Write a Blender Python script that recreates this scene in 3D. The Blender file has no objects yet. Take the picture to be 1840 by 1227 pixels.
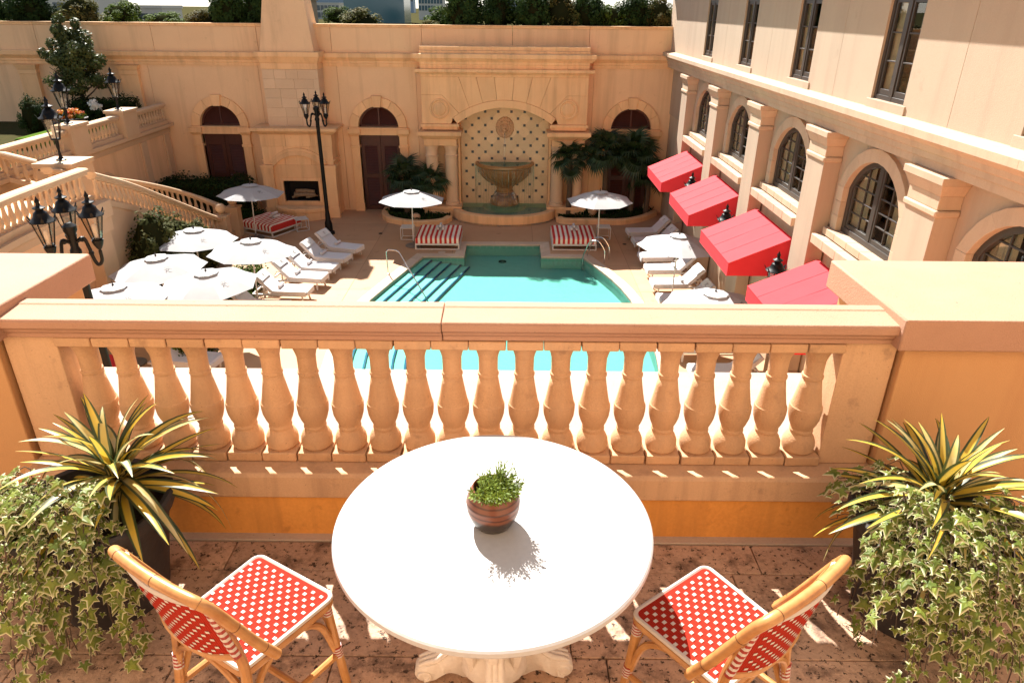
import bpy, bmesh, math, random
import numpy as np
from mathutils import Vector, Matrix
R_ = math.radians
sc = bpy.context.scene
# ------------------------------------------------------------------ camera
cam_d = bpy.data.cameras.new('camera'); cam = bpy.data.objects.new('camera', cam_d)
sc.collection.objects.link(cam); sc.camera = cam
cam_d.sensor_width = 36; cam_d.lens = 24.457; cam_d.clip_start = .05; cam_d.clip_end = 4000
def _cam(pitch, roll):
    cp, sp, cr, sr = math.cos(pitch), math.sin(pitch), math.cos(roll), math.sin(roll)
    f = Vector((0, cp, -sp)); r = Vector((1, 0, 0)); d = Vector((0, -sp, -cp))
    r2 = r*cr - d*sr; u2 = -(r*sr + d*cr); b = -f
    m = Matrix((r2, u2, b)).transposed().to_4x4(); m.translation = (0, 0, 2.3)
    return m
cam.matrix_world = _cam(R_(25.6), R_(.5))
# ------------------------------------------------------------------ sky and sun
SUN_EL, SUN_AZ = R_(46), R_(-22.5)          # azimuth from +Y towards +X
w = bpy.data.worlds.new('World'); sc.world = w; w.use_nodes = True
nt = w.node_tree; bg = nt.nodes['Background']
sky = nt.nodes.new('ShaderNodeTexSky'); sky.sky_type = 'NISHITA'; sky.sun_disc = False
sky.sun_elevation = SUN_EL; sky.sun_rotation = SUN_AZ; sky.dust_density = .6; sky.ozone_density = 1.0; sky.air_density = .8
hs = nt.nodes.new('ShaderNodeHueSaturation'); hs.inputs['Saturation'].default_value = .5
nt.links.new(sky.outputs[0], hs.inputs['Color']); nt.links.new(hs.outputs[0], bg.inputs['Color'])
bg.inputs['Strength'].default_value = .058
sun_d = bpy.data.lights.new('sun', 'SUN'); sun = bpy.data.objects.new('sun', sun_d); sc.collection.objects.link(sun)
sun_d.energy = 5.0; sun_d.angle = R_(.55); sun_d.color = (1, .95, .88)
S = Vector((math.sin(SUN_AZ)*math.cos(SUN_EL), math.cos(SUN_AZ)*math.cos(SUN_EL), math.sin(SUN_EL)))
sun.rotation_euler = S.to_track_quat('Z', 'Y').to_euler()
vs = sc.view_settings; vs.view_transform = 'Standard'; vs.look = 'None'; vs.gamma = 1; vs.use_curve_mapping = False
vs.exposure = 1.6
sc.cycles.max_bounces = 9; sc.cycles.diffuse_bounces = 6; sc.cycles.glossy_bounces = 2; sc.cycles.transmission_bounces = 4
sc.cycles.transparent_max_bounces = 16; sc.cycles.caustics_reflective = False; sc.cycles.caustics_refractive = False
# ------------------------------------------------------------------ helpers
COL = sc.collection
class MB:
    def __init__(s): s.v = []; s.f = []; s.m = []
    def add(s, vs, fs, m=0):
        b = len(s.v); s.v += [tuple(p) for p in vs]
        for f in fs: s.f.append(tuple(b+i for i in f)); s.m.append(m)
        return s
    def box(s, x0, x1, y0, y1, z0, z1, m=0):
        return s.add([(x0,y0,z0),(x1,y0,z0),(x1,y1,z0),(x0,y1,z0),(x0,y0,z1),(x1,y0,z1),(x1,y1,z1),(x0,y1,z1)],
                     [(0,3,2,1),(4,5,6,7),(0,1,5,4),(1,2,6,5),(2,3,7,6),(3,0,4,7)], m)
    def taper(s, b, t, z0, z1, m=0):            # b,t = (x0,x1,y0,y1)
        q = lambda a, z: [(a[0],a[2],z),(a[1],a[2],z),(a[1],a[3],z),(a[0],a[3],z)]
        return s.add(q(b,z0)+q(t,z1), [(0,3,2,1),(4,5,6,7),(0,1,5,4),(1,2,6,5),(2,3,7,6),(3,0,4,7)], m)
    def ext(s, prof, ax, c0, c1, m=0):          # prism of a polygon along an axis
        n = len(prof)
        mk = {'x': lambda a,b,c: (c,a,b), 'y': lambda a,b,c: (a,c,b), 'z': lambda a,b,c: (a,b,c)}[ax]
        vs = [mk(a,b,c0) for a,b in prof]+[mk(a,b,c1) for a,b in prof]
        return s.add(vs, [tuple(range(n))[::-1], tuple(range(n,2*n))]+[(i,(i+1)%n,n+(i+1)%n,n+i) for i in range(n)], m)
    def lathe(s, prof, n=16, c=(0,0,0), m=0, a0=0, a1=None, sy=1):
        full = a1 is None; a1 = a0+2*math.pi if full else a1
        k = n if full else n+1; vs = []
        for r, z in prof:
            for i in range(k):
                a = a0+(a1-a0)*i/n; vs.append((c[0]+r*math.cos(a), c[1]+r*math.sin(a)*sy, c[2]+z))
        fs = []
        for j in range(len(prof)-1):
            for i in range(n):
                i2 = (i+1) % k; fs.append((j*k+i, j*k+i2, (j+1)*k+i2, (j+1)*k+i))
        if prof[0][0] > 1e-5: fs.append(tuple(range(k))[::-1])
        if prof[-1][0] > 1e-5: fs.append(tuple((len(prof)-1)*k+i for i in range(k)))
        return s.add(vs, fs, m)
    def tube(s, pts, r, n=8, m=0):
        pts = [Vector(p) for p in pts]; rr = r if isinstance(r, (list, tuple)) else [r]*len(pts); vs = []
        up = None
        for i, p in enumerate(pts):
            t = (pts[min(i+1,len(pts)-1)]-pts[max(i-1,0)]).normalized()
            if up is None: up = Vector((0,0,1)) if abs(t.z) < .9 else Vector((1,0,0))
            a = t.cross(up).normalized(); b = a.cross(t); up = b
            for k in range(n):
                g = 2*math.pi*k/n; vs.append(p+(a*math.cos(g)+b*math.sin(g))*rr[i])
        fs = [tuple(range(n)), tuple((len(pts)-1)*n+k for k in range(n))[::-1]]
        for i in range(len(pts)-1):
            for k in range(n): fs.append((i*n+k, (i+1)*n+k, (i+1)*n+(k+1)%n, i*n+(k+1)%n))
        return s.add(vs, fs, m)
    def sweep(s, path, prof, closed=False, m=0):   # prof: (lateral to the right of travel, dz); sections stay upright
        n = len(path); k = len(prof); vs = []
        for i, p in enumerate(path):
            a = path[(i-1) % n] if closed or i else path[i]; b = path[(i+1) % n] if closed or i < n-1 else path[i]
            t1 = Vector((p[0]-a[0], p[1]-a[1])); t2 = Vector((b[0]-p[0], b[1]-p[1]))
            t1 = t1.normalized() if t1.length > 1e-6 else t2.normalized(); t2 = t2.normalized() if t2.length > 1e-6 else t1
            t = (t1+t2).normalized(); sc_ = 1/max(.35, t.dot(t1))
            for l, z in prof: vs.append((p[0]+t.y*l*sc_, p[1]-t.x*l*sc_, p[2]+z))
        fs = [(i*k+j, ((i+1)%n)*k+j, ((i+1)%n)*k+(j+1)%k, i*k+(j+1)%k) for i in range(n if closed else n-1) for j in range(k)]
        if not closed: fs += [tuple(range(k)), tuple((n-1)*k+j for j in range(k))[::-1]]
        return s.add(vs, fs, m)
    def ball(s, c, r, n=12, m=0):
        r = r if isinstance(r, (tuple, list)) else (r,r,r); h = n//2; prof = []
        vs = [(c[0],c[1],c[2]-r[2])]
        for j in range(1,h):
            g = -math.pi/2+math.pi*j/h
            for i in range(n):
                a = 2*math.pi*i/n; vs.append((c[0]+r[0]*math.cos(g)*math.cos(a), c[1]+r[1]*math.cos(g)*math.sin(a), c[2]+r[2]*math.sin(g)))
        vs.append((c[0],c[1],c[2]+r[2])); fs = []
        for i in range(n):
            fs.append((0,1+(i+1)%n,1+i)); fs.append((len(vs)-1,1+(h-2)*n+i,1+(h-2)*n+(i+1)%n))
            for j in range(h-2): fs.append((1+j*n+i,1+j*n+(i+1)%n,1+(j+1)*n+(i+1)%n,1+(j+1)*n+i))
        return s.add(vs, fs, m)
    def xf(s, M, start=0):
        for i in range(start, len(s.v)): s.v[i] = tuple(M @ Vector(s.v[i]))
        return s
    def mesh(s, name, mats, smooth=True, ang=32):
        me = bpy.data.meshes.new(name); me.from_pydata(s.v, [], s.f)
        bm = bmesh.new(); bm.from_mesh(me); bmesh.ops.recalc_face_normals(bm, faces=bm.faces); bm.to_mesh(me); bm.free()
        for k in (mats if isinstance(mats, (list,tuple)) else [mats]): me.materials.append(k)
        if any(s.m): me.polygons.foreach_set('material_index', s.m)
        if smooth:
            me.polygons.foreach_set('use_smooth', [True]*len(me.polygons)); me.set_sharp_from_angle(angle=R_(ang))
        return me
def ob(name, me, parent=None, loc=(0,0,0), rz=0, scale=None):
    o = bpy.data.objects.new(name, me); COL.objects.link(o); o.parent = parent; o.location = loc
    if rz: o.rotation_euler = (0,0,rz)
    if scale: o.scale = scale
    return o
def O(name, mb, mats, parent=None, bev=0, loc=(0,0,0), rz=0, smooth=True, ang=32):
    o = ob(name, mb.mesh(name, mats, smooth, ang), parent, loc, rz)
    if bev:
        b = o.modifiers.new('bevel', 'BEVEL'); b.width = bev; b.segments = 2; b.limit_method = 'ANGLE'; b.angle_limit = R_(40); b.harden_normals = False
    return o
def tag(o, label=None, cat=None, group=None, kind=None):
    for k, v in (('label',label),('category',cat),('group',group),('kind',kind)):
        if v: o[k] = v
    return o
def T(name, label, cat, loc=(0,0,0), rz=0, group=None, scale=None):
    return tag(ob(name, None, None, loc, rz, scale), label, cat, group)
def copy_tree(o, parent=None, loc=None, rz=None, label=None, scale=None):
    c = o.copy(); COL.objects.link(c); c.parent = parent
    if loc is not None: c.location = loc
    if rz is not None: c.rotation_euler = (0,0,rz)
    if scale is not None: c.scale = scale
    if label: c['label'] = label
    for ch in o.children: copy_tree(ch, c)
    return c
# ------------------------------------------------------------------ materials
def nodes(name):
    m = bpy.data.materials.new(name); m.use_nodes = True; t = m.node_tree
    return m, t, t.nodes['Principled BSDF']
def N(t, typ, **kw):
    n = t.nodes.new('ShaderNode'+typ)
    for k, v in kw.items():
        if k.startswith('i_'):
            k = k[2:]; n.inputs[int(k) if k.isdigit() else k.replace('_',' ')].default_value = v
        else: setattr(n, k, v)
    return n
def mixc(t, fac, a, b, blend='MIX'):
    n = t.nodes.new('ShaderNodeMix'); n.data_type = 'RGBA'; n.blend_type = blend
    for s_, v in ((0,fac),(6,a),(7,b)):
        if hasattr(v, 'links'): t.links.new(v, n.inputs[s_])
        else: n.inputs[s_].default_value = (*v,1) if isinstance(v, tuple) and len(v) == 3 else v
    return n.outputs[2]
def ramp(t, src, a, b):
    n = t.nodes.new('ShaderNodeMapRange'); n.inputs[1].default_value = a; n.inputs[2].default_value = b
    t.links.new(src, n.inputs[0]); return n.outputs[0]
def mat(name, col, col2=None, scale=1.5, rough=.8, bump=.15, bscale=40, pits=None, pit_col=None, rnd=0, spec=.3, stain=None, objc=False, metal=0, bdist=.01, streak=None):
    m, t, p = nodes(name); p.inputs['Roughness'].default_value = rough; p.inputs['Specular IOR Level'].default_value = spec; p.inputs['Metallic'].default_value = metal
    pos = N(t,'TexCoord').outputs['Object'] if objc else N(t,'NewGeometry').outputs['Position']
    n1 = N(t,'TexNoise', i_Scale=scale, i_Detail=5., i_Roughness=.6); t.links.new(pos, n1.inputs['Vector'])
    n2 = N(t,'TexNoise', i_Scale=bscale, i_Detail=3., i_Roughness=.6); t.links.new(pos, n2.inputs['Vector'])
    col2 = col2 or tuple(c*.8 for c in col)
    c = mixc(t, ramp(t, n1.outputs[0], .35, .68), col, col2)
    c = mixc(t, ramp(t, n2.outputs[0], .2, .85), c, tuple(min(1,x*1.12) for x in col), 'MIX') if bump else c
    if stain:                                   # dirt with its own shape
        n3 = N(t,'TexNoise', i_Scale=stain[0], i_Detail=7., i_Roughness=.7); t.links.new(pos, n3.inputs['Vector'])
        c = mixc(t, ramp(t, n3.outputs[0], stain[1], stain[1]+.12), c, stain[2])
    if streak:                                  # rain streaks: noise stretched down the wall
        mp = N(t,'Mapping'); mp.inputs['Scale'].default_value = (streak[0],streak[0],streak[0]*.07); t.links.new(pos, mp.inputs['Vector'])
        n4 = N(t,'TexNoise', i_Scale=1., i_Detail=5., i_Roughness=.65); t.links.new(mp.outputs[0], n4.inputs['Vector'])
        c = mixc(t, ramp(t, n4.outputs[0], .48, .82), c, streak[1])
    h = n2.outputs[0]
    if pits:
        v = N(t,'TexNoise', i_Scale=pits[0], i_Detail=4., i_Roughness=.75); t.links.new(pos, v.inputs['Vector'])
        pf = ramp(t, v.outputs[0], pits[1], pits[1]+.05)
        c = mixc(t, pf, c, pit_col or tuple(x*.35 for x in col))
        mh = N(t,'Math', operation='SUBTRACT'); t.links.new(n2.outputs[0], mh.inputs[0]); t.links.new(pf, mh.inputs[1]); h = mh.outputs[0]
    if rnd:
        oi = N(t,'ObjectInfo'); mr = N(t,'MapRange'); mr.inputs[3].default_value = 1-rnd; mr.inputs[4].default_value = 1+rnd
        t.links.new(oi.outputs['Random'], mr.inputs[0]); hv = N(t,'HueSaturation'); t.links.new(mr.outputs[0], hv.inputs['Value']); t.links.new(c, hv.inputs['Color']); c = hv.outputs[0]
    t.links.new(c, p.inputs['Base Color'])
    if bump:
        b = N(t,'Bump', i_Strength=bump, i_Distance=bdist); t.links.new(h, b.inputs['Height']); t.links.new(b.outputs[0], p.inputs['Normal'])
    return m
def plain(name, col, rough=.5, spec=.5, metal=0):
    m, t, p = nodes(name); p.inputs['Base Color'].default_value = (*col,1); p.inputs['Roughness'].default_value = rough
    p.inputs['Specular IOR Level'].default_value = spec; p.inputs['Metallic'].default_value = metal
    return m
def glass(name, tint, refl=.05, rough=.02, bump=None, fs=1.):
    m, t, p = nodes(name); t.nodes.remove(p); o = t.nodes['Material Output']
    tr = N(t,'BsdfTransparent'); tr.inputs[0].default_value = (*tint,1)
    gl = N(t,'BsdfGlossy'); gl.inputs['Roughness'].default_value = rough
    fr = N(t,'Fresnel'); bf = N(t,'Math', operation='MULTIPLY_ADD'); bf.inputs[1].default_value = 1/1.33-1.33; bf.inputs[2].default_value = 1.33; t.links.new(N(t,'NewGeometry').outputs['Backfacing'], bf.inputs[0]); t.links.new(bf.outputs[0], fr.inputs['IOR']); ad = N(t,'Math', operation='MULTIPLY_ADD'); ad.inputs[1].default_value = fs; ad.inputs[2].default_value = refl; t.links.new(fr.outputs[0], ad.inputs[0])
    mx = N(t,'MixShader'); t.links.new(ad.outputs[0], mx.inputs[0]); t.links.new(tr.outputs[0], mx.inputs[1]); t.links.new(gl.outputs[0], mx.inputs[2])
    t.links.new(mx.outputs[0], o.inputs['Surface'])
    if bump:
        pos = N(t,'NewGeometry').outputs['Position']; n = N(t,'TexNoise', i_Scale=bump[0], i_Detail=2.); t.links.new(pos, n.inputs['Vector'])
        b = N(t,'Bump', i_Strength=bump[1], i_Distance=.05); t.links.new(n.outputs[0], b.inputs['Height'])
        t.links.new(b.outputs[0], gl.inputs['Normal']); t.links.new(b.outputs[0], fr.inputs['Normal'])
    return m
def leafmat(name, a, b, scale=3., trans=.25, attr=None, rim=None, spec=.35, rough=.5, lo=.35, hi=.6):
    m, t, p = nodes(name); o = t.nodes['Material Output']; p.inputs['Roughness'].default_value = rough; p.inputs['Specular IOR Level'].default_value = spec
    pos = N(t,'NewGeometry').outputs['Position']; n1 = N(t,'TexNoise', i_Scale=scale, i_Detail=3.); t.links.new(pos, n1.inputs['Vector'])
    c = mixc(t, ramp(t, n1.outputs[0], .35, .65), a, b)
    if attr:
        at = N(t,'Attribute', attribute_name=attr); c = mixc(t, ramp(t, at.outputs['Fac'], lo, hi), c, rim)
    oi = N(t,'ObjectInfo'); mr = N(t,'MapRange'); mr.inputs[3].default_value = .75; mr.inputs[4].default_value = 1.25
    t.links.new(oi.outputs['Random'], mr.inputs[0]); hv = N(t,'HueSaturation'); t.links.new(mr.outputs[0], hv.inputs['Value']); t.links.new(c, hv.inputs['Color']); c = hv.outputs[0]
    t.links.new(c, p.inputs['Base Color']); tl = N(t,'BsdfTranslucent'); t.links.new(c, tl.inputs[0])
    mx = N(t,'MixShader'); mx.inputs[0].default_value = trans; t.links.new(p.outputs[0], mx.inputs[1]); t.links.new(tl.outputs[0], mx.inputs[2])
    t.links.new(mx.outputs[0], o.inputs['Surface']); return m
STONE = mat('carved_limestone', (.60,.385,.225), (.52,.315,.175), scale=2.2, bump=.25, bscale=120, pits=(70,.66), stain=(6,.60,(.40,.25,.15)), streak=(9,(.40,.25,.15)))
RAIL = mat('cast_stone', (.43,.245,.16), (.365,.20,.127), scale=3, bump=.35, bscale=160, pits=(60,.665), pit_col=(.10,.07,.05), stain=(5,.68,(.31,.19,.12)))
BALU = mat('baluster_stone', (.57,.35,.195), (.46,.27,.14), scale=5, bump=.35, bscale=140, pits=(60,.67), pit_col=(.16,.10,.06), rnd=.10, stain=(8,.58,(.42,.25,.14)), streak=(14,(.46,.29,.17)))
PAINT = mat('orange_plinth_paint', (.74,.34,.08), (.64,.27,.06), scale=3, bump=.15, bscale=60, stain=(8,.60,(.55,.24,.06)), streak=(7,(.52,.23,.06)))
PIER = mat('pier_stucco', (.54,.30,.135), (.49,.26,.11), scale=2, bump=.25, bscale=200, stain=(4,.62,(.50,.26,.11)), streak=(5,(.50,.26,.115)))
LEDGE = mat('pebble_dash', (.39,.325,.265), (.32,.26,.21), scale=8, bump=.5, bscale=150, pits=(120,.62), pit_col=(.45,.36,.28))
TRAV = mat('travertine', (.56,.375,.255), (.30,.185,.12), scale=5.5, rough=.65, bump=.5, bscale=60, pits=(34,.565), pit_col=(.06,.038,.026), rnd=.12, stain=(6,.50,(.22,.14,.095)))
GROUT = mat('grout', (.20,.14,.10), bscale=90)
WALL = mat('wall_stucco', (.76,.50,.29), (.69,.44,.25), scale=.9, bump=.22, bscale=60, rnd=.035, stain=(2.5,.62,(.64,.41,.23)), bdist=.02, streak=(1.6,(.58,.37,.21)))
TRIM = mat('warm_trim_stone', (.80,.50,.26), (.72,.42,.21), scale=1.3, bump=.15, bscale=50, rnd=.07, stain=(4,.64,(.58,.34,.17)), bdist=.02, streak=(2.2,(.54,.32,.165)))
WING = mat('wing_stucco', (.43,.33,.24), (.40,.30,.218), scale=.8, bump=.2, bscale=70, rnd=.02, stain=(2,.62,(.385,.29,.21)), bdist=.02, streak=(1.7,(.375,.28,.205)))
WTRIM = mat('wing_stone', (.49,.365,.255), (.44,.32,.22), scale=1.5, bump=.18, bscale=50, rnd=.06, bdist=.02, streak=(2.4,(.40,.29,.20)))
DECK = mat('deck_concrete', (.47,.285,.165), (.40,.235,.13), scale=1.1, rough=.75, bump=.2, bscale=70, rnd=.07, stain=(1.7,.60,(.33,.19,.105)))
JOINT = mat('deck_joint', (.24,.14,.08), bscale=50)
COPE = mat('coping_travertine', (.54,.43,.33), (.46,.35,.25), scale=4, bump=.3, bscale=60, pits=(30,.64), rnd=.09)
BLACK = plain('black_iron', (.005,.005,.005), .45, .2)
BRONZE = plain('dark_bronze_frame', (.045,.036,.030), .45)
WHITE = mat('white_fabric', (.62,.62,.62), (.58,.58,.58), scale=3, bump=.08, bscale=300, rough=.85)
TOWEL = mat('white_terry', (.60,.585,.59), (.55,.535,.545), scale=5, bump=.5, bscale=180, rough=.95)
WPAINT = plain('white_powdercoat', (.62,.60,.57), .4)
TABLE = mat('white_tabletop', (.46,.455,.44), (.445,.44,.425), scale=2, bump=.02, bscale=40, rough=.35, spec=.4)
CASTW = mat('white_cast_metal', (.72,.66,.58), (.62,.55,.46), scale=9, bump=.2, bscale=60, rough=.5)
AWN = mat('red_awning_canvas', (.60,.030,.042), (.54,.024,.034), scale=2.5, bump=.15, bscale=250, rough=.8)
STEEL = plain('stainless_steel', (.62,.60,.57), .18, metal=1)
POT = mat('dark_planter', (.045,.040,.040), (.028,.025,.026), scale=6, rough=.55, bump=.2, bscale=40)
SOIL = mat('soil', (.035,.022,.014), (.06,.04,.025), scale=30, bump=.8, bscale=60)
WOOD = mat('mahogany', (.075,.022,.014), (.045,.013,.009), scale=4, rough=.45, bump=.15, bscale=30, spec=.4)
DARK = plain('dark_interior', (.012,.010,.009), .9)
CURT = mat('cream_curtain', (.74,.62,.46), (.62,.50,.36), scale=3, bump=.1, bscale=40)
PLASTER = mat('pool_plaster', (.36,.35,.32), (.33,.32,.295), scale=1.2, bump=.05, bscale=20, rough=.7)
STEPP = mat('pool_step_plaster', (.56,.53,.47), (.52,.49,.44), scale=2, bump=.05, bscale=20)
BLUE = mat('cobalt_tile', (.008,.016,.10), (.012,.022,.14), scale=20, bump=.1, bscale=40, rough=.3)
WATER = glass('pool_water', (.50,.97,.90), .0, .03, (3.0,.35), .45)
FWATER = glass('fountain_water', (.50,.86,.80), .03, .05, (6,.3))
STREAM = glass('falling_water', (.86,.90,.90), .16, .12)
GLASS = glass('window_glass', (.80,.82,.79), .06, .01, None, .8)
LGLASS = glass('lantern_glass', (.86,.84,.80), .08, .05)
SOILG = mat('garden_ground', (.05,.05,.022), (.08,.06,.03), scale=5, bump=.5, bscale=30, rough=1, spec=0)
GRASS = mat('lawn_turf', (.085,.14,.025), (.06,.10,.018), scale=6, bump=.8, bscale=90, rough=1, spec=0)
# ================================================================== large structure: terrace
rng = random.Random(7)
ZD = -7.2
fl = tag(O('terrace_floor', MB().box(-3.6,3.6,-2.2,2.62,-.2,-.014), GROUT), kind='structure', label='travertine paved terrace floor under the white table')
O('edge_strip', MB().box(-3.4,3.4,2.583,2.64,-.014,.003), COPE, fl, bev=.003)
slab = {}
y = 2.577
for r, d in enumerate((.187,.46,.42,.46,.42,.46,.42,.46)):
    x = -3.4+rng.uniform(0,.5)-.5; y0 = y-d
    while x < 3.4:
        wd = rng.choice((.46,.61,.76)); key = (r,wd)
        if key not in slab:
            slab[key] = MB().box(.0022,wd-.0022,.0022,d-.0022,-.03,0).mesh('paving_slab', TRAV)
        s_ = ob('paving_slab', slab[key], fl, (x,y0,rng.uniform(-.0015,.0015)))
        b = s_.modifiers.new('bevel','BEVEL'); b.width = .004; b.segments = 2
        x += wd
    y = y0
# balustrade
bt = T('terrace_balustrade', 'near stone balustrade with a row of plump balusters behind the white table', 'balustrade', (0,2.63,0))
LY = -2.63
O('plinth_wall', MB().box(-2.24,1.70,LY+2.63,LY+2.95,0,.232), PAINT, bt)
O('base_course', MB().ext([(LY+2.605,.235),(LY+2.61,.345),(LY+2.625,.362),(LY+2.97,.362),(LY+2.97,.235)],'x',-2.24,1.70), STONE, bt, bev=.006)
prof = [(.062,.042),(.0725,.055),(.0745,.075),(.0725,.095),(.062,.118),(.050,.132),(.049,.138),(.0535,.143),(.0535,.150),(.049,.155),(.052,.163),(.062,.185),(.0705,.212),(.0735,.240),(.0735,.262),(.0725,.2665),
        (.0695,.269),(.066,.28),(.0585,.315),(.050,.36),(.0440,.397),(.0425,.402),(.0475,.406),(.0475,.416),(.0425,.420),(.0425,.455),(.0435,.490),(.0455,.494),(.047,.502),(.054,.522),(.064,.545),(.068,.553)]
mb = MB().lathe(prof, 28); mb.box(-.0795,.0795,-.081,.081,0,.044); mb.box(-.080,.080,-.083,.083,.551,.590)
bme = mb.mesh('baluster', BALU, ang=24)
for i in range(21):
    o = ob('baluster', bme, bt, (-1.99+.1638*(i+.5), LY+2.79, .364+rng.uniform(-.001,.001)), rng.uniform(-.02,.02), (rng.uniform(.985,1.012),rng.uniform(.985,1.012),1.0745))
    b = o.modifiers.new('bevel','BEVEL'); b.width = .006; b.segments = 2; b.limit_method = 'ANGLE'; b.angle_limit = R_(60)
for x0, x1 in ((-2.225,-1.995),(1.452,1.685)):
    O('end_block', MB().box(x0,x1,LY+2.735,LY+2.885,.364,.998), STONE, bt, bev=.004)
rp = [(LY+2.712,.999),(LY+2.712,1.022),(LY+2.698,1.032),(LY+2.698,1.044),(LY+2.684,1.052),(LY+2.675,1.058),(LY+2.675,1.087),(LY+2.684,1.098),(LY+2.82,1.107),(LY+2.83,1.112),(LY+2.885,1.111),(LY+2.892,1.10),(LY+2.892,1.03),(LY+2.875,.999)]
for x0, x1, dz in ((-2.20,-.3015,0),(-.2985,1.655,.003)):
    o = O('handrail', MB().ext([(a,b+dz) for a,b in rp],'x',x0,x1), RAIL, bt, bev=.004, ang=20)
# piers
def pier(x0, x1, label):
    c = (x0+x1)/2; p = T('terrace_pier', label, 'pier', (c,3.05,0)); h = (x1-x0)/2
    O('shaft', MB().box(-h,h,-.345,.33,0,.995), PIER, p, bev=.006)
    O('capstone', MB().add([(-h-.06,-.40,.998),(h+.06,-.40,.998),(h+.06,.37,.998),(-h-.06,.37,.998),(-h-.06,-.40,1.142),(h+.06,-.40,1.142),(h+.06,.37,1.142),(-h-.06,.37,1.142),(-.12,-.015,1.172),(.12,-.015,1.172)],
        [(0,3,2,1),(0,1,5,4),(1,2,6,5),(2,3,7,6),(3,0,4,7),(4,5,9,8),(6,7,8,9),(5,6,9),(7,4,8)]), RAIL, p, bev=.008)
pier(-3.55,-2.24,'stone pier with wide capstone left of the near balustrade')
pier(1.70,3.0,'stone pier with wide capstone right of the near balustrade')
# roof ledge beyond the balustrade and the hotel front below, an unseen facade added behind the camera, sized and toned for warm bounce
tag(O('roof_ledge', MB().box(-9,7.3,2.951,3.78,-.3,.30), LEDGE, bev=.02), kind='structure', label='sunlit pebbled roof ledge beyond the balusters')
fw = T('hotel_building', 'stucco hotel front below the terrace ledge', 'building', (0,3.5,ZD))
O('wall', MB().box(-16,7.6,-.6,0,0,6.88), WALL, fw)
hf = T('bounce_facade', 'unseen stucco facade added behind the terrace for warm bounce', 'building', (0,-2.3,0))
O('wall', MB().box(-12,12,-.3,0,-.3,8), mat('bounce_facade_stucco', (.60,.43,.29), (.54,.38,.25), scale=1, bscale=60), hf); O('door', MB().box(-1.0,1.0,0,.05,0,2.5), WOOD, hf)
# ================================================================== ground, deck and pool
tag(O('ground', MB().add([(-3000,39.9,-4),(3000,39.9,-4),(3000,3500,-4),(-3000,3500,-4)],[(0,1,2,3)]), SOILG), kind='structure')
tag(O('courtyard_base', MB().box(-40,40,2.0,40,ZD-3,ZD-1.9), SOILG), kind='structure')
POOL = [(2.98,28.1),(3.3,27.2),(3.6,26.3),(3.88,25.4),(4.1,24.5),(4.28,23.4),(4.40,22),(4.43,20.5),(4.40,19),(4.25,17.5),(4.0,16),(3.5,14.2),(2.6,13.4),(-3.4,13.4),(-4.3,14.2),(-4.8,16),(-5.1,17.5),(-5.25,19),(-5.3,20.5),(-5.27,22),
        (-5.1,23.2),(-4.68,24.8),(-4.25,26.35),(-3.78,28.05),(-2.05,28.05),(-2.05,29.75),(1.2,29.8),(1.2,28.1)]
def offs(poly, d):
    n = len(poly); out = []
    for i in range(n):
        a, p, b = Vector(poly[i-1]), Vector(poly[i]), Vector(poly[(i+1)%n])
        t1, t2 = (p-a).normalized(), (b-p).normalized(); n1, n2 = Vector((-t1.y,t1.x)), Vector((-t2.y,t2.x))
        m = (n1+n2); m = m/max(.3, m.dot(n1)); out.append(tuple(p+m*d))
    return out
if sum(POOL[i-1][0]*POOL[i][1]-POOL[i][0]*POOL[i-1][1] for i in range(len(POOL))) < 0: OUT = 1
else: OUT = -1
COUT = offs(POOL, .42*OUT)
deck = tag(O('pool_deck', MB(), JOINT), kind='structure', label='tan concrete pool deck with scored joints')
bm = bmesh.new(); edges = []
for loop in ([(-17.2,3.4),(7.75,3.4),(7.75,35.7),(-17.2,35.7)], COUT):
    vv = [bm.verts.new((x,y,0)) for x,y in loop]
    edges += [bm.edges.new((vv[i-1],vv[i])) for i in range(len(vv))]
bmesh.ops.triangle_fill(bm, edges=edges, use_beauty=True)
base = bpy.data.meshes.new('pool_deck'); bmj = bm.copy()
ret = bmesh.ops.extrude_face_region(bmj, geom=bmj.faces[:]); bmesh.ops.translate(bmj, vec=(0,0,-.16), verts=[v for v in ret['geom'] if isinstance(v, bmesh.types.BMVert)])
bmesh.ops.translate(bmj, vec=(0,0,ZD-.012), verts=bmj.verts); bmesh.ops.recalc_face_normals(bmj, faces=bmj.faces); bmj.to_mesh(base); base.materials.append(JOINT); deck.data = base; bmj.free()
GX = [-17.2,-14.6,-11.6,-8.95,-6.1,-2.6,.9,4.75,7.75]; GY = [3.4,7,10.5,14,17.5,21,24.2,27.1,30.25,32.9,35.7]
for k, g in ((0,GX[1:-1]),(1,GY[1:-1])):
    for c in g:
        for e in (-.007,.007):
            co = [0,0,0]; co[k] = c+e; no = [0,0,0]; no[k] = 1
            bmesh.ops.bisect_plane(bm, geom=bm.verts[:]+bm.edges[:]+bm.faces[:], plane_co=co, plane_no=no)
cells = {}
for f in bm.faces:
    c = f.calc_center_median()
    if any(abs(c.x-g) < .0071 for g in GX[1:-1]) or any(abs(c.y-g) < .0071 for g in GY[1:-1]): continue
    k = (sum(c.x > g for g in GX), sum(c.y > g for g in GY))
    cells.setdefault(k, []).append([(v.co.x,v.co.y) for v in f.verts])
for k, fs in sorted(cells.items()):
    if max(p[1] for f in fs for p in f) < 13: pass
    mb = MB(); idx = {}
    for f in fs:
        ii = []
        for p in f:
            q = (round(p[0],5),round(p[1],5))
            if q not in idx: idx[q] = len(mb.v); mb.v.append((q[0],q[1],ZD))
            ii.append(idx[q])
        mb.f.append(tuple(ii)); mb.m.append(0)
    O('deck_panel', mb, DECK, deck, smooth=False)
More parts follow.
